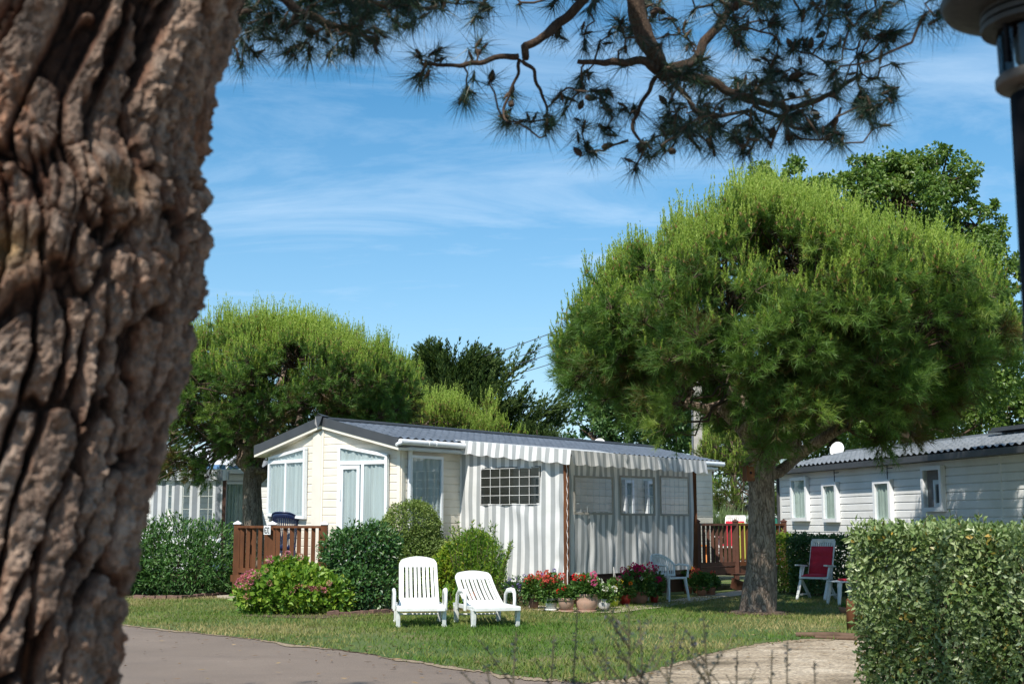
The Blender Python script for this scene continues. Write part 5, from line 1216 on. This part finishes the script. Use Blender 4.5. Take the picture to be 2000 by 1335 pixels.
# broad leaved plants low between loungers, small blue flowers
b8 = G(880, 1192); b8 = (b8[0], b8[1]+.25, 0)
shrub('leafy_plant', b8, [(0, 0, .14, .26, .2, .16)], 120, .17, M['lime_leaf'], 'low broad leaved plant behind the loungers', 'plant', seed=208, lw=.4, up=1, stems=3, hue=.3)
b9 = G(1030, 1186); b9 = (b9[0]-.1, b9[1]+.5, 0)
r9 = shrub('leafy_plant', b9, [(0, 0, .25, .3, .25, .28), (-.3, .1, .2, .3, .2, .2)], 1500, .05, M['dark_leaf'], 'dark bushy plant with small violet flowers beside the leftmost pots', 'plant', seed=209, lw=.4, stems=6)
for k in range(12): vb = MB(); blossom_ball(vb, np.array([rng.normal(-.1, .22), -.2+rng.normal(0, .08), .3+rng.random()*.25]), .024, 14, .024); vb.build('violet_flower', FM['violet'], r9)
q = P(922, 1162, 19.6); ob = MB(); [blossom_ball(ob, np.array([rng.normal(0, .02), 0, .27+.03*k]), .03, 24, .03, .6) for k in range(5)]; root = empty('orange_flower', (q[0], q[1], 0), 'single orange flower spike seen through the slats of the right lounger', 'flower')
sb = MB(); sb.tube([(0, 0, 0), (0, 0, .4)], .006, 5); sb.build('stem', M['stem'], root); ob.build('petals', FM['orange'], root)
# left shrub hedge in front of the neighbour
b10 = G(350, 1166); b10 = (b10[0], b10[1]+1.0, 0)
shrub('shrub', b10, [(-1.3, 0, .75, .9, .7, .85), (-.4, 0, .75, .85, .7, .86), (.45, .05, .72, .62, .6, .82), (.0, -.2, .5, 1.5, .7, .55), (-1.9, .2, .6, .8, .6, .8)], 13500, .13, M['budd_leaf'], 'wide dark green shrub hedge between the foreground trunk and the front deck', seed=210, lw=.3, up=.15, jit=.2)
# clipped dark hedge behind the recliner, yellow one at its left end
def hedge(name, p, q, h, th, n, size, mat, label, seed, lw=.6, cat='hedge', topmat=None, round_=.1, hue=.45, zb=.05):
    global rng; rng = np.random.default_rng(seed); p = np.array([*p[:2], 0.]); q = np.array([*q[:2], 0.]); L_ = np.linalg.norm(q-p); d = (q-p)/L_; nn = np.array([-d[1], d[0], 0])
    root = empty(name, tuple(p), label, cat); L = MB(); S = MB()
    areas = np.array([L_*h, L_*h, L_*th, th*h, th*h]); fc = rng.choice(5, n, p=areas/areas.sum()); a, c = rng.random(n), rng.random(n)
    u = np.where(fc < 3, a*L_, np.where(fc == 3, 0, L_)); v = np.select([fc == 0, fc == 1, fc == 2], [-th/2+0*a, th/2+0*a, (c-.5)*th], (a-.5)*th); z = np.where(fc == 2, h, zb+(h-zb)*c)
    nu = np.select([fc == 3, fc == 4], [-1., 1.], 0.); nv = np.select([fc == 0, fc == 1], [-1., 1.], 0.); nz = (fc == 2)*1.
    dep = rng.random(n)**1.6*.20-.03+.13*(fbm(u*2.4, v*2.4, z*2.4, 4, seed)-.42)*2
    # soften the edges
    pos = p+d*(u-nu*dep)[:, None]+nn*(v-nv*dep)[:, None]; pos[:, 2] = z-nz*dep-.05*rng.random(n)*(z > h-.1)
    on = d*nu[:, None]+nn*nv[:, None]; on[:, 2] = nz
    D = unit(on*.55+rdir(n)*.95+np.array([0, 0, .15]))
    leaves(L, pos, D, size*rng.uniform(.6, 1.25, n), size*lw*rng.uniform(.7, 1.15, n), hue+rng.normal(0, .18, n)+(fbm(u*3, v*3, z*3, 3, seed+5)-.5)*.7, nrm=on*.9)
    for k in range(int(L_*9)):
        x = rng.random()*L_; y = rng.uniform(-.5, .5)*th; st = up(p+d*x+nn*y, h-.06); en = st+np.array([rng.normal(0, .05), rng.normal(0, .05), rng.uniform(.08, .20)]); S.tube([st, en], [.004, .002], 4, cap=False); m_ = 7; tt = rng.random((m_, 1)); leaves(L, st+(en-st)*tt, unit(rdir(m_)+np.array([0, 0, .6])), size*.8, size*lw*.8, hue+.1+rng.normal(0, .1, m_))
    for k in range(int(L_*26)):
        x = rng.random()*L_; y = rng.uniform(-.4, .4)*th; e = p+d*(x+rng.normal(0, .2))+nn*(y+rng.normal(0, .12)); S.tube(wander(up(p+d*x+nn*y*.5, 0), up(e, h*rng.uniform(.6, .97)), 7, .08), np.linspace(.012, .004, 7), 4, cap=False)
    S.build('stems', M['stem'], root); L.build('foliage', mat, root); reroot(root); return root
ha, hb = P(1556, 1000, 27.0), P(1870, 1000, 24.2)
hedge('hedge', ha, hb, 1.18, .7, 15000, .075, M['dark_leaf'], 'shaded dark green hedge behind the recliner chair', 221)
ha2, hb2 = P(1512, 1000, 27.9), P(1562, 1000, 27.0)
hedge('hedge', ha2, hb2, 1.22, .6, 4500, .06, M['lime_leaf'], 'yellow green end of the low hedge right of the near pine trunk', 222, hue=.55)
# tall grasses behind the right deck
rng = np.random.default_rng(223); q = P(1400, 1000, 35); root = empty('ornamental_grass', (q[0], 35, 0), 'pale green tall grass clump behind the right end of the cream home', 'grass clump'); L = MB()
n = 2600; bs = np.stack([rng.normal(0, .32, n), rng.normal(0, .3, n), rng.uniform(.2, 1.3, n)], 1); needles(L, bs, unit(rdir(n)*.55+np.array([0, 0, 1])+bs*[.8, .3, 0]), rng.uniform(.5, 1.0, n), .03, .6+rng.normal(0, .2, n)); L.build('foliage', M['grey_leaf'], root)
# near hedge on the right: big leathery leaves
M['elaeagnus'] = leafmat('near_hedge_leaf', [(.50, .32, .06), (.07, .13, .03), (.16, .23, .07), (.28, .35, .16), (.42, .48, .28)], .18, .42, .45, big=2.5)
hA = np.array([G(1690, 1395)[0]+.12, G(1690, 1395)[1]+.0]); 
hp = (P(1672, 1000, 10.7)[0], 10.9); hq = (P(1945, 1000, 9.6)[0], 9.9)
hd = unit(np.array([hq[0]-hp[0], hq[1]-hp[1]])); hn_ = np.array([-hd[1], hd[0]]); th = 1.15
nh = hedge('hedge', np.array(hp)+hn_*th/2, np.array(hq)+hn_*th/2, 1.42, th, 23000, .060, M['elaeagnus'], 'thick clipped hedge with leathery pale green leaves in the right foreground', 224, lw=.55, hue=.56, zb=.02)
hq2 = np.array(hq)+np.array([.32, .45]); 
hedge('hedge', hq2, hq2+np.array([1.35, -3.9]), 1.41, .9, 24000, .058, M['elaeagnus'], 'blurred clipped hedge running towards the viewer at the right edge', 225, lw=.55, hue=.56, zb=.02)
# ------------------------------------------------------------------ foreground pine: trunk
rng = np.random.default_rng(300)
Yt = 2.62; fore_label = 'huge blurred pine trunk with deeply fissured bark filling the left foreground'
redge = [(1500, 214), (1335, 222), (1200, 238), (1000, 282), (800, 330), (620, 380), (500, 400), (440, 414), (400, 408), (330, 384), (280, 388), (150, 412), (60, 432), (0, 455), (-120, 490)]
zs = []; xs = []
for (y, x) in redge: q = P(x, y, Yt); zs.append(q[2]); xs.append(q[0])
zs = np.array(zs); xs = np.array(xs)
r0 = .29
rad_f = lambda z: np.interp(z, [-.1, 0, .5, 1.1, 1.6, 1.95, 2.15, 2.4, 3, 4.5, 7.5], [.55, .47, .37, .33, .335, .37, .375, .335, .33, .30, .2])
sm_x = lambda z: np.interp(z, np.concatenate([[0, .5], zs, [4.5, 7.5]]), np.concatenate([[xs[0]-.10+.12, xs[0]-.03], xs, [xs[-1]+.45, xs[-1]+.9]]))
cxf = lambda z: sm_x(z)-rad_f(z)*.87*.985-.028
fore = empty('pine_tree', (float(cxf(np.array([0.]))[0]), Yt, 0), fore_label, 'tree', 'umbrella pines')
zg = np.concatenate([np.linspace(-.1, .9, 60)[:-1], np.linspace(.9, 2.85, 520)[:-1], np.linspace(2.85, 7.5, 90)])
nth = 560; th = -math.pi/2+(np.linspace(-1, 1, nth, endpoint=False))*math.pi
Z, TH = np.meshgrid(zg, th, indexing='ij')
zk = np.linspace(-.1, 7.5, 400); ck = cxf(zk); K = np.exp(-np.linspace(-2, 2, 13)**2); K /= K.sum(); ck = np.convolve(np.pad(ck, 6, mode='edge'), K, 'valid')
CX = np.interp(Z, zk, ck); RR = rad_f(Z)*.87
s = (TH+math.pi/2)*.29                                   # arc length
lean = .10*(Z-1.8)
w1_ = fbm(s*3, Z*1.6, 0*s+3, 3, 1)-.5; w2_ = fbm(s*5, Z*4, 0*s+8, 4, 2)-.5; w3_ = fbm(s*14, Z*14, 0*s, 3, 5)-.5
# burl around the knots: the grain swirls there
kx, kz = .055, float(P(60, 480, Yt-.33)[2]); kr = np.hypot(s-kx, (Z-kz)*1.0)
burl = .8*np.exp(-((Z-2.02-.25*s)/.17)**2)
U = s/.062+w1_*1.9+w2_*1.0+.35*Z; Vv = Z/.27+w2_*1.5+.2*w1_
F1, F2, ID = worley(U, Vv, 4); e1 = F2-F1
G1, G2, ID2 = worley(s/.030+w2_*2.2+3, Z/.085+w3_*2.2, 9); e2 = G2-G1
sms = lambda x, a, b: (lambda t: t*t*(3-2*t))(np.clip((x-a)/(b-a), 0, 1))
big = .85*sms(e1+.14*w3_, .07, .18)+.15*sms(e1, .1, .5)
f_ = fbm(s*9+w3_*2, Z*5.5, 0*s, 4, 41)*7; ter = (np.floor(f_)+sms(f_-np.floor(f_), .0, .28))/7
f2_ = fbm(s*24, Z*15, 0*s, 4, 43)*6; ter2 = (np.floor(f2_)+sms(f2_-np.floor(f2_), .0, .3))/6; small = sms(e2+.25*w3_, .0, .30)
ring = np.sin(kr*95+w2_*4)*np.exp(-(kr/.095)**2)*.010; knot = .030*np.exp(-((kr-.062)/.028)**2)-.040*np.exp(-(kr/.036)**2)
kx2, kz2 = .24, float(P(270, 330, Yt-.33)[2]); kr2 = np.hypot(s-kx2, Z-kz2); knot2 = .022*np.exp(-((kr2-.045)/.022)**2)-.03*np.exp(-(kr2/.025)**2)
plate = big*(1-burl*.45)+burl*.45*small
disp = .046*plate*(.70+.6*ID)+.002*small*big+.034*(ter-.5)*(.3+plate)+.018*(ter2-.5)*(.3+plate)+.022*(fbm(s*60, Z*45, 0*s, 3, 27)-.5)*(.35+plate)+.012*(np.abs(fbm(s*46, Z*34, 0*s, 4, 17)-.5)*-2+.3)*(.3+plate)+ring+knot+knot2+.035*w1_+.020*burl*(fbm(s*11, Z*11, 0*s, 3, 12)-.3)
RX = RR-.04+disp
X = CX+RX*np.cos(TH); Yy = Yt+RX*np.sin(TH)
mb = MB(); V = np.stack([X, Yy, Z], -1).reshape(-1, 3)
A = np.zeros((len(V), 3)); A[:, 0] = np.clip(plate*.85+.15*small, 0, 1).ravel(); A[:, 1] = ID.ravel(); A[:, 2] = np.clip(np.exp(-(kr/.04)**2)+.6*np.exp(-((kr2)/.03)**2), 0, 1).ravel()
nz_ = len(zg); i, j = np.meshgrid(np.arange(nz_-1), np.arange(nth), indexing='ij'); k = (j+1) % nth
F = np.stack([i*nth+j, i*nth+k, (i+1)*nth+k, (i+1)*nth+j], -1).reshape(-1, 4); mb.add(V, F, A)
def trunkmat():
    m, t, n, l, b = nt('fissured_bark'); a = attr(t, 0); idv = attr(t, 1); kn = attr(t, 2); v = coords(t, (1, 1, .55))
    f = noise(t, v, 9, 7, .66); g = noise(t, v, 46, 5, .7); o_ = noise(t, v, 4.2, 5, .6, .8)
    c = ramp(t, a, [(.0, (.012, .006, .004)), (.26, (.04, .015, .008)), (.5, (.17, .068, .036)), (.8, (.30, .19, .135)), (1., (.37, .27, .205))])
    grey = ramp(t, f, [(.34, (.065, .05, .042)), (.5, (.24, .165, .12)), (.68, (.52, .42, .34))])
    c = mixc(t, math_(t, 'MULTIPLY', a, .62), c, grey)
    rust = ramp(t, o_, [(.56, (0,)*3), (.68, (.65,)*3)]); c = mixc(t, rust, c, (.40, .15, .055))
    c = mixc(t, math_(t, 'MULTIPLY', kn, .7), c, (.42, .27, .11))
    c = mixc(t, 1.0, c, ramp(t, g, [(.34, (.42, .42, .43)), (.66, (1.45, 1.43, 1.4))]), 'MULTIPLY')
    l.new(c, b.inputs['Base Color']); b.inputs['Roughness'].default_value = .9; b.inputs['Specular IOR Level'].default_value = .25
    bump(t, b, math_(t, 'ADD', g, f), 1.0, .025); return m
mb.build('trunk', trunkmat(), fore, False)

# ------------------------------------------------------------------ overhead boughs grown towards measured tufts
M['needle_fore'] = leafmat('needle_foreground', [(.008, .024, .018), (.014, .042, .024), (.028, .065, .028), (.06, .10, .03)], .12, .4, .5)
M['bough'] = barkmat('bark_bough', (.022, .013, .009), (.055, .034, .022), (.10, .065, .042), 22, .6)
bb = MB(); tw = MB(); nb = MB(); cones_ = []; nodes = []
def limb(pts, r_a, r_b, n=None):
    pts = [P(x, y, Y) if isinstance((x, y, Y), tuple) else None for (x, y, Y) in pts]; pts = np.array(pts)
    m_ = len(pts); n = n or m_*6; s_ = np.linspace(0, m_-1, n); q = np.stack([np.interp(s_, np.arange(m_), pts[:, i]) for i in range(3)], 1)
    K = np.array([1, 2, 3, 2, 1])/9
    for i in range(3): e = q[:, i]; q[:, i] = np.convolve(np.pad(e, 2, mode='edge'), K, 'valid')
    q += (np.stack([fbm(s_*1.3+k*9, 0*s_, 0*s_+k, 2, 31) for k in range(3)], 1)-.5)*.05
    rr = np.linspace(r_a, r_b, n)*(1+.25*(fbm(s_*2.1, 0*s_, 0*s_, 2, 4)-.5)); bb.tube(q, rr, 10); nodes.extend(list(q)); return q
ROOT_TOP = np.array([cxf(np.array([4.6]))[0], Yt, 4.6])
# main bough comes from the trunk, arches over the frame and drops into it
def world_limb(pts, r_a, r_b):
    pts = np.array(pts); m_ = len(pts); n = m_*7; s_ = np.linspace(0, m_-1, n); q = np.stack([np.interp(s_, np.arange(m_), pts[:, i]) for i in range(3)], 1)
    K = np.array([1, 2, 3, 4, 3, 2, 1])/16
    for i in range(3): e = q[:, i]; q[:, i] = np.convolve(np.pad(e, 3, mode='edge'), K, 'valid')
    bb.tube(q, np.linspace(r_a, r_b, n), 12); return q
J0 = P(1215, -60, 5.3)
world_limb([ROOT_TOP, ROOT_TOP+[.5, .6, .5], (J0+ROOT_TOP)/2+[0, .1, .75], J0+[-.35, -.2, .45], J0], .13, .055)
limb([(1215, -60, 5.3), (1238, 20, 5.3), (1262, 80, 5.3), (1290, 135, 5.35), (1302, 145, 5.35)], .040, .038)
limb([(1300, 140, 5.35), (1352, 128, 5.4), (1380, 70, 5.45), (1420, 35, 5.5), (1480, -30, 5.6)], .024, .016)
limb([(1310, 145, 5.35), (1400, 170, 5.4), (1460, 192, 5.4), (1510, 208, 5.45), (1560, 208, 5.5), (1620, 178, 5.5), (1690, 150, 5.6)], .022, .008)
limb([(1290, 138, 5.35), (1240, 122, 5.3), (1180, 120, 5.25), (1130, 122, 5.2)], .022, .010)
limb([(1180, -50, 5.2), (1130, 12, 5.2), (1070, 62, 5.2), (1030, 92, 5.2), (1020, 115, 5.2)], .022, .016)
limb([(1020, 113, 5.2), (960, 118, 5.2), (900, 126, 5.15), (850, 128, 5.1), (812, 122, 5.05)], .013, .006)
limb([(1022, 118, 5.2), (1040, 150, 5.2), (1062, 190, 5.25), (1068, 232, 5.3)], .009, .005)
limb([(1020, 115, 5.2), (1000, 165, 5.2), (982, 215, 5.2)], .008, .005)
limb([(1285, 150, 5.35), (1250, 200, 5.35), (1232, 250, 5.4), (1262, 300, 5.4)], .010, .006)
limb([(1232, 275, 5.4), (1190, 290, 5.4), (1150, 296, 5.4)], .006, .004)
limb([(1310, 150, 5.35), (1345, 215, 5.35), (1400, 225, 5.4), (1470, 215, 5.45)], .013, .007)
limb([(1470, 205, 5.4), (1530, 245, 5.45), (1600, 255, 5.5), (1650, 210, 5.5)], .010, .006)
J1 = P(470, -30, 4.6)
world_limb([ROOT_TOP+[0, 0, -.4], (J1+ROOT_TOP)/2+[.1, .1, .3], J1+[.15, .1, .35], J1+[.35, .1, .1]], .07, .028)
limb([(500, -30, 4.7), (560, 12, 4.7), (640, 45, 4.8), (700, 66, 4.9), (735, 88, 5.0)], .022, .007)
limb([(520, -10, 4.7), (600, -10, 4.8), (700, 5, 4.9), (780, 10, 5.0), (850, 15, 5.1)], .02, .008)
limb([(480, -20, 4.6), (462, 30, 4.6), (448, 70, 4.6), (470, 120, 4.6)], .01, .004)
# tuft targets
T = []
def tgt(lst, Y0): T.extend([P(x, y, Y0+rng.normal(0, .18)) for (x, y) in lst])
tgt([(815, 100), (812, 150), (820, 158), (912, 185), (908, 200), (990, 232), (985, 240), (1068, 238), (1078, 242), (1010, 240), (1148, 278), (1150, 296), (1142, 240), (1270, 288), (1268, 305), (1292, 285), (1395, 300), (1435, 270), (1240, 330), (1315, 268), (1100, 222), (1090, 190), (960, 150), (938, 80), (1000, 190), (860, 95), (1130, 180), (1190, 250), (1215, 215), (1340, 250), (1365, 290), (1460, 300), (1505, 285), (1560, 270), (1640, 262), (1645, 280), (1700, 225), (1735, 245), (1745, 190), (1752, 130), (1760, 60), (1730, 90)], 5.2)
tgt([(470, 130), (475, 90), (447, 92), (500, 108), (545, 80), (560, 105), (590, 95), (605, 112), (640, 110), (660, 98), (690, 95), (700, 88), (560, 60), (600, 60), (500, 60), (640, 70), (610, 30), (660, 20), (740, 60), (760, 30), (780, 50), (720, 20), (820, 20), (850, 5), (540, 30), (690, 40), (480, 10), (800, 0), (735, 100), (580, 8)], 4.9)
poly = [(800, 0), (850, 60), (950, 60), (1030, 20), (1120, 120), (1100, 200), (1160, 260), (1260, 270), (1330, 270), (1480, 290), (1600, 270), (1700, 230), (1745, 160), (1770, 40), (1770, -60), (1100, -60), (900, -60)]
def inside(x, y, pl):
    c = False; j = len(pl)-1
    for i in range(len(pl)):
        if (pl[i][1] > y) != (pl[j][1] > y) and x < (pl[j][0]-pl[i][0])*(y-pl[i][1])/(pl[j][1]-pl[i][1])+pl[i][0]: c = not c
        j = i
    return c
k = 0
while k < 175:
    x, y = rng.uniform(800, 1780), rng.uniform(-60, 300)
    dens = .35+.65*np.clip((x-1050)/500, 0, 1)
    if inside(x, y, poly) and rng.random() < dens: T.append(P(x, y, 5.4+rng.normal(0, .35))); k += 1
for k in range(44): T.append(P(rng.uniform(460, 860), rng.uniform(-60, 60), 4.95+rng.normal(0, .2)))
for (x, y) in ((1800, 40), (1840, 25), (1880, 30), (1820, -20), (1900, -30), (1860, -50)): T.append(P(x, y, 4.4+rng.normal(0, .1)))
limb([(1750, -60, 5.0), (1800, -30, 4.7), (1850, -20, 4.4)], .012, .006)
def tuft(tip, d, n=56, L=.135, wd=.0028):
    D = unit(d*.55+rdir(n)*rng.uniform(.5, 1.0)+np.array([0, 0, -.28])); bs = tip-d*.05*rng.random((n, 1))
    ln = L*rng.uniform(.45, 1.2, n); needles(nb, bs, D, ln, wd, .4+rng.normal(0, .2, n))
    tw.tube([tip-d*.035, tip-d*.01, tip+d*.015], [.004, .008, .003], 5, a=.5, cap=False)
N_ = np.array(nodes)
order = np.argsort([np.min(np.linalg.norm(N_-t_, axis=1)) for t_ in T])
for oi in order:
    t_ = T[oi]; dist = np.linalg.norm(N_-t_, axis=1); c = N_[np.argmin(dist+.12*rng.random(len(N_)))]; Ld = np.linalg.norm(t_-c)
    if Ld < .02: continue
    w = wander(c, t_, max(4, int(Ld/.06)+3), .20, .10*rng.normal()); tw.tube(w, np.linspace(min(.008, .004+Ld*.006), .0030, len(w)), 5, cap=False)
    N_ = np.concatenate([N_, w[1:]])
    d = unit(w[-1]-w[-2]); d = unit(d+np.array([0, 0, -.3])); tuft(t_, d, int(rng.integers(40, 105)))
    for fr_ in (.45, .75):
        if rng.random() < .7: q = w[int(len(w)*fr_)]; tuft(q+rdir(1)[0]*.03, unit(rdir(1)[0]+np.array([0, 0, -.3])), 34)
    if rng.random() < .26 and len(cones_) < 70:
        q = w[-2]+rng.normal(0, .02, 3); cd = unit(rdir(1)[0]+np.array([0, 0, .3])); cones_.append((q, cd))
# the rest of the crown above the frame
limbs_up = []
for k in range(9):
    a = R(20+k*22)+rng.normal(0, .1); L_ = rng.uniform(3.2, 4.6); st = np.array([cxf(np.array([5.]))[0], Yt, 4.6+.2*k]); e = st+np.array([math.cos(a)*L_, math.sin(a)*L_, 1.3+rng.random()*.8]); w = wander(st, e, 12, .12); bb.tube(w, np.linspace(.08, .02, 12), 8); limbs_up.append(w)
LU = np.concatenate(limbs_up)
ok = 0
cands = []
while ok < 1500:
    a = rng.random()*6.283; r_ = 4.9*math.sqrt(rng.random()); c = np.array([-.9+math.cos(a)*r_, 2.5+math.sin(a)*r_, 0]); c[2] = rng.uniform(5.6, 6.9)-.06*r_**1.5
    el = (c[2]-H)/max(c[1], .05)
    if c[1] > 0 and el < .52 and abs(c[0]/c[1]) < .6: continue
    if np.hypot(c[0]+2.4, c[1]+.9) < 1.7 and rng.random() < .8: continue
    if fbm(c[0]*.55, c[1]*.55, 0, 2, 77) < .33: continue
    cands.append(c); ok += 1
cands += [np.array([rng.uniform(-5.2, -1.6), rng.uniform(6.0, 7.25), rng.uniform(6.0, 6.8)]) for k in range(230)]
for c in cands:
    q = LU[np.argmin(np.linalg.norm(LU-c, axis=1))]; tw.tube(wander(q, c, 5, .15), np.linspace(.012, .004, 5), 4, cap=False)
    n = 70; D = unit(rdir(n)+np.array([0, 0, .4])); needles(nb, c+rdir(n)*.16*rng.random((n, 1)), D, .15, .008, .4+rng.normal(0, .15, n))
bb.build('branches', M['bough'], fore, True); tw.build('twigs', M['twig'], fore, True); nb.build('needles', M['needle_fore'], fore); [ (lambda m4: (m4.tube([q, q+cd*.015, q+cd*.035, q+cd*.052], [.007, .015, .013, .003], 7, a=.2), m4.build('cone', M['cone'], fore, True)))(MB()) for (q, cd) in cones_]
reroot(fore)

# ------------------------------------------------------------------ lamp at the right edge
Yl = 2.75; lx = P(2034, 150, Yl)[0]; zl = lambda y: P(1990, y-20, Yl)[2]
lamp = empty('street_lamp', (lx, Yl, 0), 'dark garden lamp post with glass cylinder and round cap at the right edge', 'street lamp')
pr = .068
mb = MB(); mb.lathe([(.12, 0), (.12, .03), (pr, .05), (pr, zl(204)), (.001, zl(204))], 32); mb.build('pole', M['black_metal'], lamp, True)
def lt(name, prof, mat, smooth=True): mb = MB(); mb.lathe([(r_, z) for r_, z in prof], 40); return mb.build(name, M[mat], lamp, smooth)
lt('neck', [(.052, zl(206)), (.052, zl(186)), (.001, zl(176))], 'lamp_cream')
lt('base_plate', [(.001, zl(188)), (.094, zl(188)), (.098, zl(184)), (.098, zl(171)), (.092, zl(166)), (.001, zl(166))], 'lamp_cream')
lt('glass_cylinder', [(.088, zl(167)), (.090, zl(100)), (.090, zl(52))], 'lampglass')
mb = MB(); mb.lathe([(.001, zl(160)), (.03, zl(160)), (.052, zl(135)), (.055, zl(95)), (.04, zl(72)), (.001, zl(70))], 24); mb.build('bulb', M['lamp_grey'], lamp, True)
pf = [(.10, zl(76))]
for k in range(4): z0 = 76-15*k; pf += [(.122, zl(z0)), (.124, zl(z0-9)), (.104, zl(z0-11)), (.104, zl(z0-16))]
lt('louvre_collar', [(.09, zl(78))]+pf+[(.09, zl(12))], 'lamp_grey', False)
lt('cap', [(.09, zl(40)), (.15, zl(40)), (.200, zl(30)), (.207, zl(14)), (.195, zl(2)), (.12, zl(-30)), (.001, zl(-42))], 'lamp_grey')
for k in range(3):
    a = R(200+k*120); mb = MB(); mb.tube([(.093*math.cos(a), .093*math.sin(a), zl(150)), (.093*math.cos(a), .093*math.sin(a), zl(50))], .005, 6); mb.build('rod', M['black_metal'], lamp)

# ------------------------------------------------------------------ blurred sage sprigs
M['sage'] = leafmat('sage_leaf', [(.03, .035, .07), (.06, .08, .08), (.12, .14, .15), (.22, .18, .30)], .2, .6, .2)
def sage(px, py, Y, label, seed, side=5, lean=0, bot=1400):
    global rng; rng = np.random.default_rng(seed); tip = P(px, py, Y); z0 = 0; root = empty('sage_plant', (tip[0]-lean*tip[2], Y, 0), label, 'plant', 'sage sprigs in the near foreground')
    S = MB(); L = MB(); h = tip[2]; w = wander((0, 0, 0), (lean*h, 0, h), 10, .03); S.tube(w, np.linspace(.005, .0018, 10), 5, cap=False); br = [w]
    for k in range(side):
        s_ = rng.uniform(.55, .93); st = np.array([np.interp(s_*9, np.arange(10), w[:, i]) for i in range(3)]); sg = 1 if k % 2 else -1
        l_ = (1.0-s_)*rng.uniform(.35, .7)+.04; v = wander(st, st+np.array([sg*l_*.7, rng.normal(0, .05), l_]), 5, .06); S.tube(v, np.linspace(.0028, .0012, 5), 4, cap=False); br.append(v)
    for v in br:
        m_ = 70 if v is w else 18; tt = (.55+.45*rng.random(m_)) if v is w else (.15+.85*rng.random(m_)); q = np.stack([np.interp(tt*(len(v)-1), np.arange(len(v)), v[:, i]) for i in range(3)], 1)
        leaves(L, q, unit(rdir(m_)*[1, 1, .5]+np.array([0, 0, .25])), .015, .006, .4+rng.normal(0, .25, m_))
    S.build('stems', M['stem'], root); L.build('foliage', M['sage'], root); return root
for k, (px, py, Y, side, lean, lab) in enumerate(((1008, 1232, 3.6, 2, -.03, 'single thin sage stem rising before the right lounger, leftmost sprig'), (1082, 1240, 3.8, 2, .05, 'slender sage stem leaning right, second sprig from the left'), (1128, 1190, 4.2, 1, .03, 'tall faint sage stem below the terracotta pots'), (1228, 1180, 3.4, 9, -.05, 'tallest branching sage sprig reaching up to the big flower pot'), (1250, 1210, 3.5, 8, .02, 'bushy sage sprig just right of the tallest one'), (1320, 1215, 4.2, 2, .14, 'sage stem leaning right in the middle of the lawn'),
    (1374, 1200, 3.5, 10, 0, 'feathery sage sprig with many side shoots left of the pine trunk'), (1440, 1270, 3.9, 2, .05, 'small faint sage sprig below the pine trunk'), (1508, 1272, 3.7, 3, 0, 'short sage sprig over the gravel drive'), (1538, 1255, 3.8, 3, .08, 'rightmost sage sprig leaning right over the gravel'), (1185, 1262, 3.9, 3, -.02, 'faint low sage sprig between the pots and the tallest sprig'), (1300, 1290, 3.5, 4, -.1, 'low leafy sage sprig leaning left at the bottom edge'), (1590, 1290, 3.6, 3, .03, 'tiny sage tip at the bottom edge near the hedge'), (950, 1300, 3.4, 3, -.25, 'low sage shoot slanting left at the bottom edge'))):
    sage(px, py, Y, lab, 400+k, side, lean)
